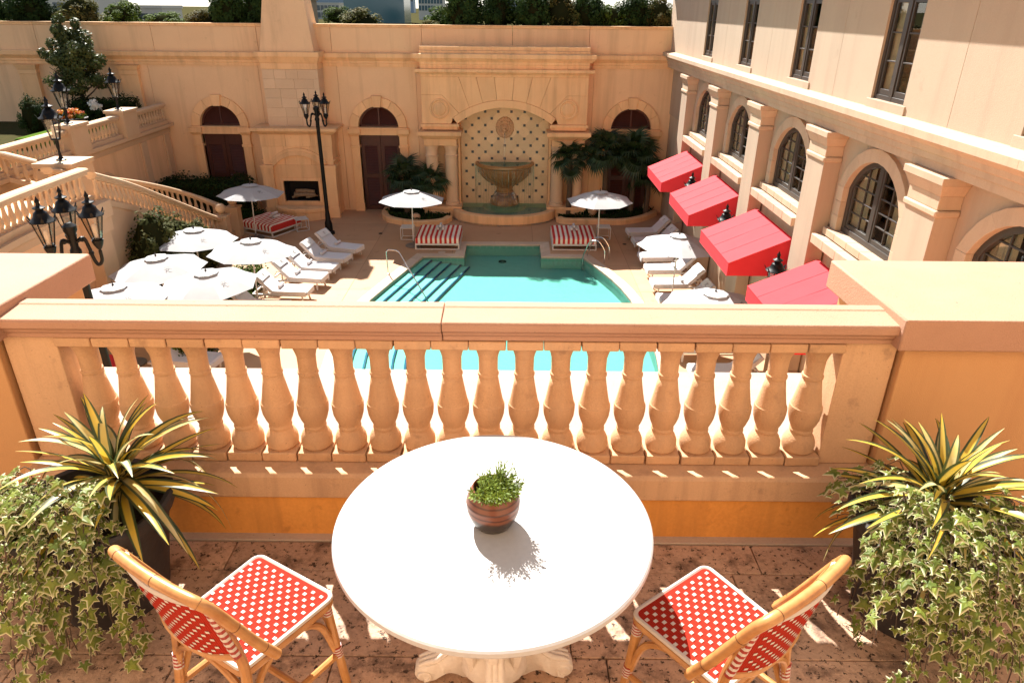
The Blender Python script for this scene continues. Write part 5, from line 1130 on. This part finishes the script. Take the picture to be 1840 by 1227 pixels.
def pot_mat():
    m, t, p = nodes('banded_terracotta'); p.inputs['Roughness'].default_value = .32; tc = N(t,'TexCoord'); sx = N(t,'SeparateXYZ'); t.links.new(tc.outputs['Object'], sx.inputs[0])
    n_ = N(t,'TexNoise', i_Scale=9., i_Detail=4.); t.links.new(tc.outputs['Object'], n_.inputs['Vector'])
    ad = N(t,'Math', operation='MULTIPLY_ADD'); ad.inputs[1].default_value = .018; t.links.new(n_.outputs[0], ad.inputs[0]); t.links.new(sx.outputs[2], ad.inputs[2])
    wv = N(t,'Math', operation='MULTIPLY'); wv.inputs[1].default_value = 330; t.links.new(ad.outputs[0], wv.inputs[0]); sn = N(t,'Math', operation='SINE'); t.links.new(wv.outputs[0], sn.inputs[0])
    c = mixc(t, ramp(t, sn.outputs[0], .2, 1.1), (.17,.055,.024), (.05,.018,.010)); c = mixc(t, ramp(t, ad.outputs[0], .072, .056), c, (.040,.028,.020)); t.links.new(c, p.inputs['Base Color']); return m
pp = T('potted_plant', 'small banded terracotta pot with feathery green succulent on the white table', 'potted plant', (-.058,1.842,.741), scale=(1.09,1.09,1.09))
prf = [(.0,.0),(.047,.0),(.056,.006),(.070,.03),(.079,.058),(.0815,.075),(.0805,.085),(.082,.088),(.081,.094),(.079,.097),(.079,.103),(.0765,.107),(.0755,.113),(.072,.118),(.071,.124),(.066,.131),(.0625,.139),(.0595,.1405),(.057,.137),(.058,.12),(.062,.10)]
O('pot', MB().lathe(prf,48), pot_mat(), pp, ang=40); O('soil', MB().lathe([(.061,.112),(.03,.118),(0,.12)],20), SOIL, pp)
SED = leafmat('sedum_leaf', (.20,.27,.03), (.11,.17,.02), 40., .3)
q = random.Random(12); mb = MB(); 
for k in range(190):
    a = q.uniform(0,6.28); rr = .056*math.sqrt(q.random()); 
    if math.cos(a-2.6) > .3 and rr > .025: continue
    b = Vector((rr*math.cos(a),rr*math.sin(a),.115)); L_ = q.uniform(.030,.066)*(1.25 if k%9 == 0 else 1); o_ = rr/.056; d = Vector((math.cos(a)*o_*.75+q.uniform(-.25,.25)+.1,math.sin(a)*o_*.75+q.uniform(-.25,.25),1)).normalized()
    tip = b+d*L_; mid = b+d*L_*.5+Vector((0,0,.004)); mb.tube([b,mid,tip],.0011,4)
    for j in range(12):
        t = .35+.65*j/11; c = b+d*L_*t; ga = j*2.4+k; up = .15+.9*(j/11)
        sd = d.cross(Vector((math.cos(ga),math.sin(ga),.3))).normalized(); ld = (sd+d*up).normalized(); e = c+ld*q.uniform(.012,.020); w_ = ld.cross(d).normalized()*.0025
        m_ = (c+e)/2; mb.add([c,m_+w_,e,m_-w_],[(0,1,2,3)])
tag(O('foliage', mb, SED, pp, smooth=False), kind='stuff')
# ================================================================== rattan bistro chairs
def rattan():
    m, t, p = nodes('honey_rattan'); p.inputs['Roughness'].default_value = .33; tc = N(t,'TexCoord')
    n_ = N(t,'TexNoise', i_Scale=14., i_Detail=5., i_Roughness=.65); t.links.new(tc.outputs['Object'], n_.inputs['Vector'])
    n2 = N(t,'TexNoise', i_Scale=5., i_Detail=3.); t.links.new(tc.outputs['Object'], n2.inputs['Vector'])
    c = mixc(t, ramp(t, n_.outputs[0], .35, .7), (.50,.26,.09), (.37,.155,.045)); c = mixc(t, ramp(t, n2.outputs[0], .60, .68), c, (.20,.075,.022)); t.links.new(c, p.inputs['Base Color'])
    b = N(t,'Bump', i_Strength=.2, i_Distance=.004); t.links.new(n_.outputs[0], b.inputs['Height']); t.links.new(b.outputs[0], p.inputs['Normal']); return m
RAT = rattan(); NODE = plain('rattan_node', (.13,.05,.018), .4)
def weave(name, a, b):
    m, t, p = nodes(name); p.inputs['Roughness'].default_value = .8; p.inputs['Specular IOR Level'].default_value = .04; tc = N(t,'TexCoord'); wv = N(t,'TexWave', i_Scale=42., i_Distortion=.4); wv.bands_direction = 'X'; t.links.new(tc.outputs['Object'], wv.inputs['Vector'])
    c = mixc(t, wv.outputs['Fac'], a, b); t.links.new(c, p.inputs['Base Color']); bm_ = N(t,'Bump', i_Strength=.5, i_Distance=.002); t.links.new(wv.outputs['Fac'], bm_.inputs['Height']); t.links.new(bm_.outputs[0], p.inputs['Normal']); return m
RED = weave('red_woven_cane', (.38,.032,.018), (.29,.020,.011)); CREAM = plain('white_woven_cane', (.56,.52,.46), .5, .25); BIND = plain('maroon_binding', (.30,.03,.02), .45)
def chair():
    c = T('bistro_chair','','chair')
    SW, SD, SZ = .195, .185, .462
    def outline(s=1, n=6):
        pts = []; r = .03
        for cx, cy, a0 in ((SW-r,SD-r,0),(-SW*.94+r,SD-r,90),(-SW*.90+r,-SD+r,180),(SW*.90-r,-SD+r,270)):
            for k in range(n+1): a = R_(a0+90*k/n); pts.append(((cx+r*math.cos(a))*s,(cy+r*math.sin(a))*s))
        return pts
    st = O('seat', MB().ext(outline(.985),'z',SZ-.012,SZ), RED, c)
    ol = outline(); O('seat_binding', MB().tube([(a,b,SZ-.004) for a,b in ol+ol[:1]],.0085,7), CREAM, st)
    O('seat_frame', MB().tube([(a*.96,b*.96,SZ-.028) for a,b in ol+ol[:1]],.017,8), RAT, c)
    mb = MB(); n = 10
    for i in range(n):
        for j in range(18):
            x, y_ = -SW+2*SW*(i+.5)/n, -SD+2*SD*(j+.5)/18
            x += (.25 if j%2 else -.25)*2*SW/n
            if abs(x) > SW*.90 or abs(y_) > SD*.93: continue
            h_ = .0058; g_ = .0072; mb.add([(x-g_,y_-h_,SZ+.001),(x+g_,y_-h_,SZ+.001),(x+g_,y_+h_,SZ+.001),(x-g_,y_+h_,SZ+.001),(x-g_*.8,y_-h_*.9,SZ+.0030),(x+g_*.8,y_-h_*.9,SZ+.0030),(x+g_*.8,y_+h_*.9,SZ+.0030),(x-g_*.8,y_+h_*.9,SZ+.0030)],[(4,5,6,7),(0,1,5,4),(1,2,6,5),(2,3,7,6),(3,0,4,7)])
    tag(O('seat_weave', mb, CREAM, st, smooth=False), kind='stuff')
    def wraps(par, p0, p1, r, k=4):
        p0, p1 = Vector(p0), Vector(p1); mb = MB(); m2 = MB()
        for i in range(k):
            a = p0.lerp(p1,i/k); b = p0.lerp(p1,(i+.5)/k); d = p0.lerp(p1,(i+1)/k); mb.tube([a,b],r,9); m2.tube([b,d],r,9)
        O('binding', mb, BIND, par); O('binding', m2, CREAM, par)
    for s_ in (-1,1):
        f = [(s_*.168,.165,.445),(s_*.178,.178,.22),(s_*.19,.195,0)]; lg_ = O('leg', MB().tube(f,[.0165,.0165,.0155],9), RAT, c)
        wraps(lg_, (s_*.169,.166,.425),(s_*.170,.168,.375),.0185); wraps(lg_, (s_*.1785,.1785,.215),(s_*.1805,.1815,.165),.0185)
        b_ = smooth_path([(s_*.19,-.235,0),(s_*.178,-.20,.25),(s_*.175,-.178,.45),(s_*.185,-.205,.62),(s_*.20,-.255,.80)],5)
        lg_ = O('leg', MB().tube(b_,.0165,9), RAT, c); wraps(lg_, (s_*.1765,-.19,.33),(s_*.1775,-.197,.27),.0185)
        O('brace', MB().tube(smooth_path([(s_*.177,.172,.20),(s_*.172,.12,.36),(s_*.165,0,.425),(s_*.165,-.12,.37),(s_*.177,-.195,.22)],5),.0125,8), RAT, c)
        O('stretcher', MB().tube([(s_*.18,.18,.17),(s_*.178,-.205,.20)],.0125,8), RAT, c)
    for yy, xx, z in ((.168,.166,.40),(-.19,.168,.40)): O('brace', MB().tube(smooth_path([(-xx-.008,yy*1.06,.21),(-xx*.9,yy,.36),(0,yy,.43),(xx*.9,yy,.36),(xx+.008,yy*1.06,.21)],5),.0125,8), RAT, c)
    O('stretcher', MB().tube([(-.179,.0,.185),(.179,.0,.185)],.0125,8), RAT, c)
    # one bent cane: sloping arm, top rail, sloping arm
    hp = [(-.228,-.095,.475),(-.224,-.150,.575),(-.217,-.205,.69),(-.209,-.255,.795),(-.188,-.280,.835),(-.10,-.292,.843),(0,-.296,.845)]
    tr = smooth_path(hp+[(-a,b,c_) for a,b,c_ in hp[-2::-1]],7)
    rl = O('top_rail', MB().tube(tr,.0170,14), RAT, c, ang=60)
    O('inner_rail', MB().tube([(p.x*.965,p.y+.020,p.z-.032) for p in tr[2:-2]],.012,10), RAT, rl, ang=60)
    for t in (6,17,31,44,57,70,79): O('cane_node', MB().tube([tr[t],tr[t].lerp(tr[t+1],.15)],.0179,14), NODE, rl)
    br = smooth_path([(-.182,-.195,.545),(-.1,-.222,.525),(0,-.23,.52),(.1,-.222,.525),(.182,-.195,.545)],6); O('lower_back_rail', MB().tube(br,.017,9), RAT, c)
    nx, nz = 24, 12
    def bp(u, v):
        x = (-1+2*u)*(.168+.014*v); y_ = -.196-.062*v-.038*(1-(2*u-1)**2); return Vector((x,y_,.545+.26*v-.02*(1-(2*u-1)**2)*(1-v)))
    vs = [bp(i/nx,j/nz) for j in range(nz+1) for i in range(nx+1)]+[bp(i/nx,j/nz)+Vector((0,-.010,-.003)) for j in range(nz+1) for i in range(nx+1)]
    k = (nx+1)*(nz+1); fs = []
    for j in range(nz):
        for i in range(nx): a = j*(nx+1)+i; fs += [(a,a+1,a+nx+2,a+nx+1),(k+a,k+a+nx+1,k+a+nx+2,k+a+1)]
    bk = O('backrest', MB().add(vs,fs), RED, c)
    mb = MB()
    for i in range(9):
        for j in range(13):
            u, v = (i+.5+(.25 if j%2 else -.25))/9, (j+.5)/13
            if not .03 < u < .97: continue
            p = bp(u,v); du = (bp(u+.01,v)-p).normalized(); dv = (bp(u,v+.01)-p).normalized(); n_ = du.cross(dv).normalized(); h1, h2 = .0068, .0056
            for g in (.0012,-.0118): o_ = p+n_*g*(-1) if 0 else p-n_*g; mb.add([o_-du*h1-dv*h2,o_+du*h1-dv*h2,o_+du*h1+dv*h2,o_-du*h1+dv*h2],[(0,1,2,3)])
    tag(O('back_weave', mb, CREAM, bk, smooth=False), kind='stuff')
    for s_ in (0,1):
        O('back_binding', MB().tube([bp(s_,j/8) for j in range(9)],.010,7), CREAM, bk)
        wraps(bk, bp(s_,0)+Vector(((s_-.5)*.03,0,0)), bp(s_,.96)+Vector(((s_-.5)*.03,0,0)), .0155, 9)
    O('top_binding', MB().tube([bp(i/12,1.0) for i in range(13)],.013,7), CREAM, bk)
    return c
ch = chair(); ch.location = (-.872,1.735,0); ch.rotation_euler = (0,0,R_(-31)); ch['label'] = 'red and white woven bistro chair left of the white table'; ch['group'] = 'rattan bistro chairs'
copy_tree(ch, None, (.672,1.688,0), R_(37), 'red and white woven bistro chair right of the white table')
# ================================================================== planters with yucca and ivy
def attr(me, vals, name='rim'):
    a = me.attributes.new(name,'FLOAT','POINT'); a.data.foreach_set('value', vals)
IVY = leafmat('variegated_ivy', (.24,.29,.05), (.11,.165,.026), 26., .35, 'rim', (.78,.76,.48), spec=.3, rough=.5, lo=.55, hi=.95)
YUC = leafmat('variegated_yucca', (.66,.46,.05), (.56,.42,.08), 12., .25, 'rim', (.045,.065,.02), spec=.5, rough=.4, lo=.45, hi=.62)
YUC2 = leafmat('pale_yucca', (.62,.56,.30), (.62,.48,.14), 12., .25, 'rim', (.06,.085,.03), spec=.5, rough=.4, lo=.5, hi=.66)
def ivy_leaf(seed):
    q = random.Random(seed); lob = [(-150,.42),(-118,.62),(-92,.42),(-68,.86),(-38,.50),(0,1.15),(38,.50),(68,.86),(92,.42),(118,.62),(150,.42)]
    vs = [(0,0,.02)]; val = [0.]; fs = []
    for a, r in lob:
        a = R_(a+q.uniform(-6,6)); r *= q.uniform(.9,1.1); p = (math.sin(a)*r*.5, math.cos(a)*r*.5)
        vs.append((p[0]*.62,p[1]*.62,.05-.12*r*.6)); val.append(.35)
    for a, r in lob:
        a = R_(a+q.uniform(-4,4)); r *= q.uniform(.95,1.05); vs.append((math.sin(a)*r*.5,math.cos(a)*r*.5,-.10*r-.03)); val.append(1.)
    k = len(lob)
    for i in range(k-1): fs += [(0,1+i,2+i),(1+i,1+k+i,2+k+i,2+i)]
    me = bpy.data.meshes.new('ivy_leaf'); me.from_pydata(vs,[],fs); me.materials.append(IVY); attr(me, val); return me, vs, fs, val
IV = [ivy_leaf(k) for k in range(4)]
def yucca_leaf(L_, w_, droop, fold, mt):
    n = 12; vs = []; val = []
    for i in range(n+1):
        t = i/n; x = L_*(t-droop*.25*t**3); z = -droop*L_*t**2.2*.55; ww = w_*(.55+.45*min(1,t*3.5))*(1-t**3.2)**.9+.0006
        for j in range(5):
            u = -1+.5*j; vs.append((x,u*ww,z+fold*abs(u)*ww)); val.append(abs(u))
    fs = [(i*5+j,(i+1)*5+j,(i+1)*5+j+1,i*5+j+1) for i in range(n) for j in range(4)]
    me = bpy.data.meshes.new('yucca_leaf'); me.from_pydata(vs,[],fs); me.materials.append(mt); attr(me, val); me.polygons.foreach_set('use_smooth',[True]*len(fs)); return me
def planter(x, y_, label, seed, yc, vines, rim_r=.30, H_=.50, nv=84, yn=78):
    q = random.Random(seed); p = T('planter', label, 'planter', (x,y_,0))
    O('pot', MB().lathe([(0,0),(.20,0),(.205,.02),(.235,.20),(.268,.38),(.282,H_-.07),(.300,H_-.06),(.308,H_-.04),(.306,H_-.01),(.296,H_),(.275,H_-.005),(.268,H_-.05),(.262,H_-.07)],40), POT, p); O('soil', MB().lathe([(.265,H_-.06),(.12,H_-.035),(0,H_-.03)],24), SOIL, p)
    # yucca rosette
    for k in range(yn):
        t = (k+.5)/yn; L_ = (q.uniform(.32,.46)+.08*t)*(1-.15*(t < .12)); el = R_(78)*(1-t)**1.35-R_(8)*t+R_(q.uniform(-9,9)); me = yucca_leaf(L_, q.uniform(.015,.025), q.uniform(.25,.8)+(1.0*q.random() if t > .35 and k%3 == 0 else 0), q.uniform(.2,.5), YUC if k%3 else YUC2)
        o = ob('yucca_leaf', me, p, (yc[0]+q.uniform(-.02,.02),yc[1]+q.uniform(-.02,.02),H_+.02+.08*(1-t))); o.rotation_euler = (q.uniform(-.35,.35),-el,k*2.39996+q.uniform(-.2,.2))
    # ivy: trailing stems, leaves along them
    stems = MB(); big = []; 
    for k in range(nv):
        a, rch, fall, bulge = vines(q, k); c, s_ = math.cos(a), math.sin(a); r0 = q.uniform(.04,.20); z0 = H_+q.uniform(.03,.13)
        rr = .20+bulge; zend = max(.03, H_-fall)
        pts = smooth_path([(r0*c,r0*s_,H_-.02),(.5*(r0+rr)*c,.5*(r0+rr)*s_,z0+.06),(rr*c,rr*s_,z0-.02),((rr+.4*rch)*c,(rr+.4*rch)*s_,.6*(z0)+.4*zend),((rr+rch)*c,(rr+rch)*s_,zend)],6)
        pts = [v+Vector((q.uniform(-.012,.012),q.uniform(-.012,.012),q.uniform(-.01,.01))) for v in pts]
        stems.tube(pts,.0022,4)
        L_ = sum((b-a_).length for a_, b in zip(pts,pts[1:])); 
        for v in resample(pts, .056):
            out = Vector((c,s_,0)); up = max(0,(v.z-.15)/.5); nrm = (out*(.9-.5*up)+Vector((0,0,.45+.7*up))+Vector((q.gauss(0,.35),q.gauss(0,.35),q.gauss(0,.25)))).normalized()
            tip = (out*.6+Vector((0,0,-1))+Vector((q.gauss(0,.6),q.gauss(0,.6),0))).normalized(); xax = tip.cross(nrm).normalized(); yax = nrm.cross(xax)
            M_ = Matrix((xax,yax,nrm)).transposed().to_4x4(); side = xax*q.uniform(-.03,.03)+nrm*q.uniform(.0,.03); M_.translation = v+side
            if M_.translation.z > .012: big.append((M_, q.choice((.036,.05,.06,.072,.09))*q.uniform(.9,1.1), q.randrange(4)))
    O('ivy_stem', stems, BARK, p)
    caml = Vector((0-x,0-y_,2.3)); big.sort(key=lambda b: (b[0].translation-caml).length-.35*b[0].to_3x3().col[2].dot((caml-b[0].translation).normalized()))
    for M_, s_, k in big[:300]:
        o = ob('ivy_leaf', IV[k][0], p); o.matrix_local = M_ @ Matrix.Scale(s_,4)
    vs, fs, vl = [], [], []
    for M_, s_, k in big[300:]:
        _, v, f, val = IV[k]; b0 = len(vs); vs += [M_ @ (Vector(a)*s_) for a in v]; fs += [tuple(b0+i for i in g) for g in f]; vl += val
    me = bpy.data.meshes.new('ivy_foliage'); me.from_pydata(vs,[],fs); me.materials.append(IVY); attr(me, vl); tag(ob('ivy_foliage', me, p), kind='stuff')
def vL(q, k):
    a = R_(q.uniform(188,318)); w_ = q.random(); return a, .04+.20*w_, q.uniform(.02,.50)**1.0, q.uniform(.0,.24)*math.sin((a-R_(170))*PI/R_(160))
def vR(q, k):
    if k < 7: return R_(q.uniform(135,178)), .12+.06*q.random(), q.uniform(-.03,.10), .04
    a = R_(q.uniform(198,330)); return a, .05+.18*q.random()*math.sin((a-R_(180))*PI/R_(170)), q.uniform(.02,.53), q.uniform(.02,.22)*math.sin((a-R_(180))*PI/R_(170))
planter(-1.69,2.24,'dark planter with variegated yucca and trailing ivy left of the table', 101, (.10,.06), vL)
planter(1.68,2.20,'dark planter with variegated yucca and trailing ivy right of the table', 202, (.0,.0), vR, nv=92)
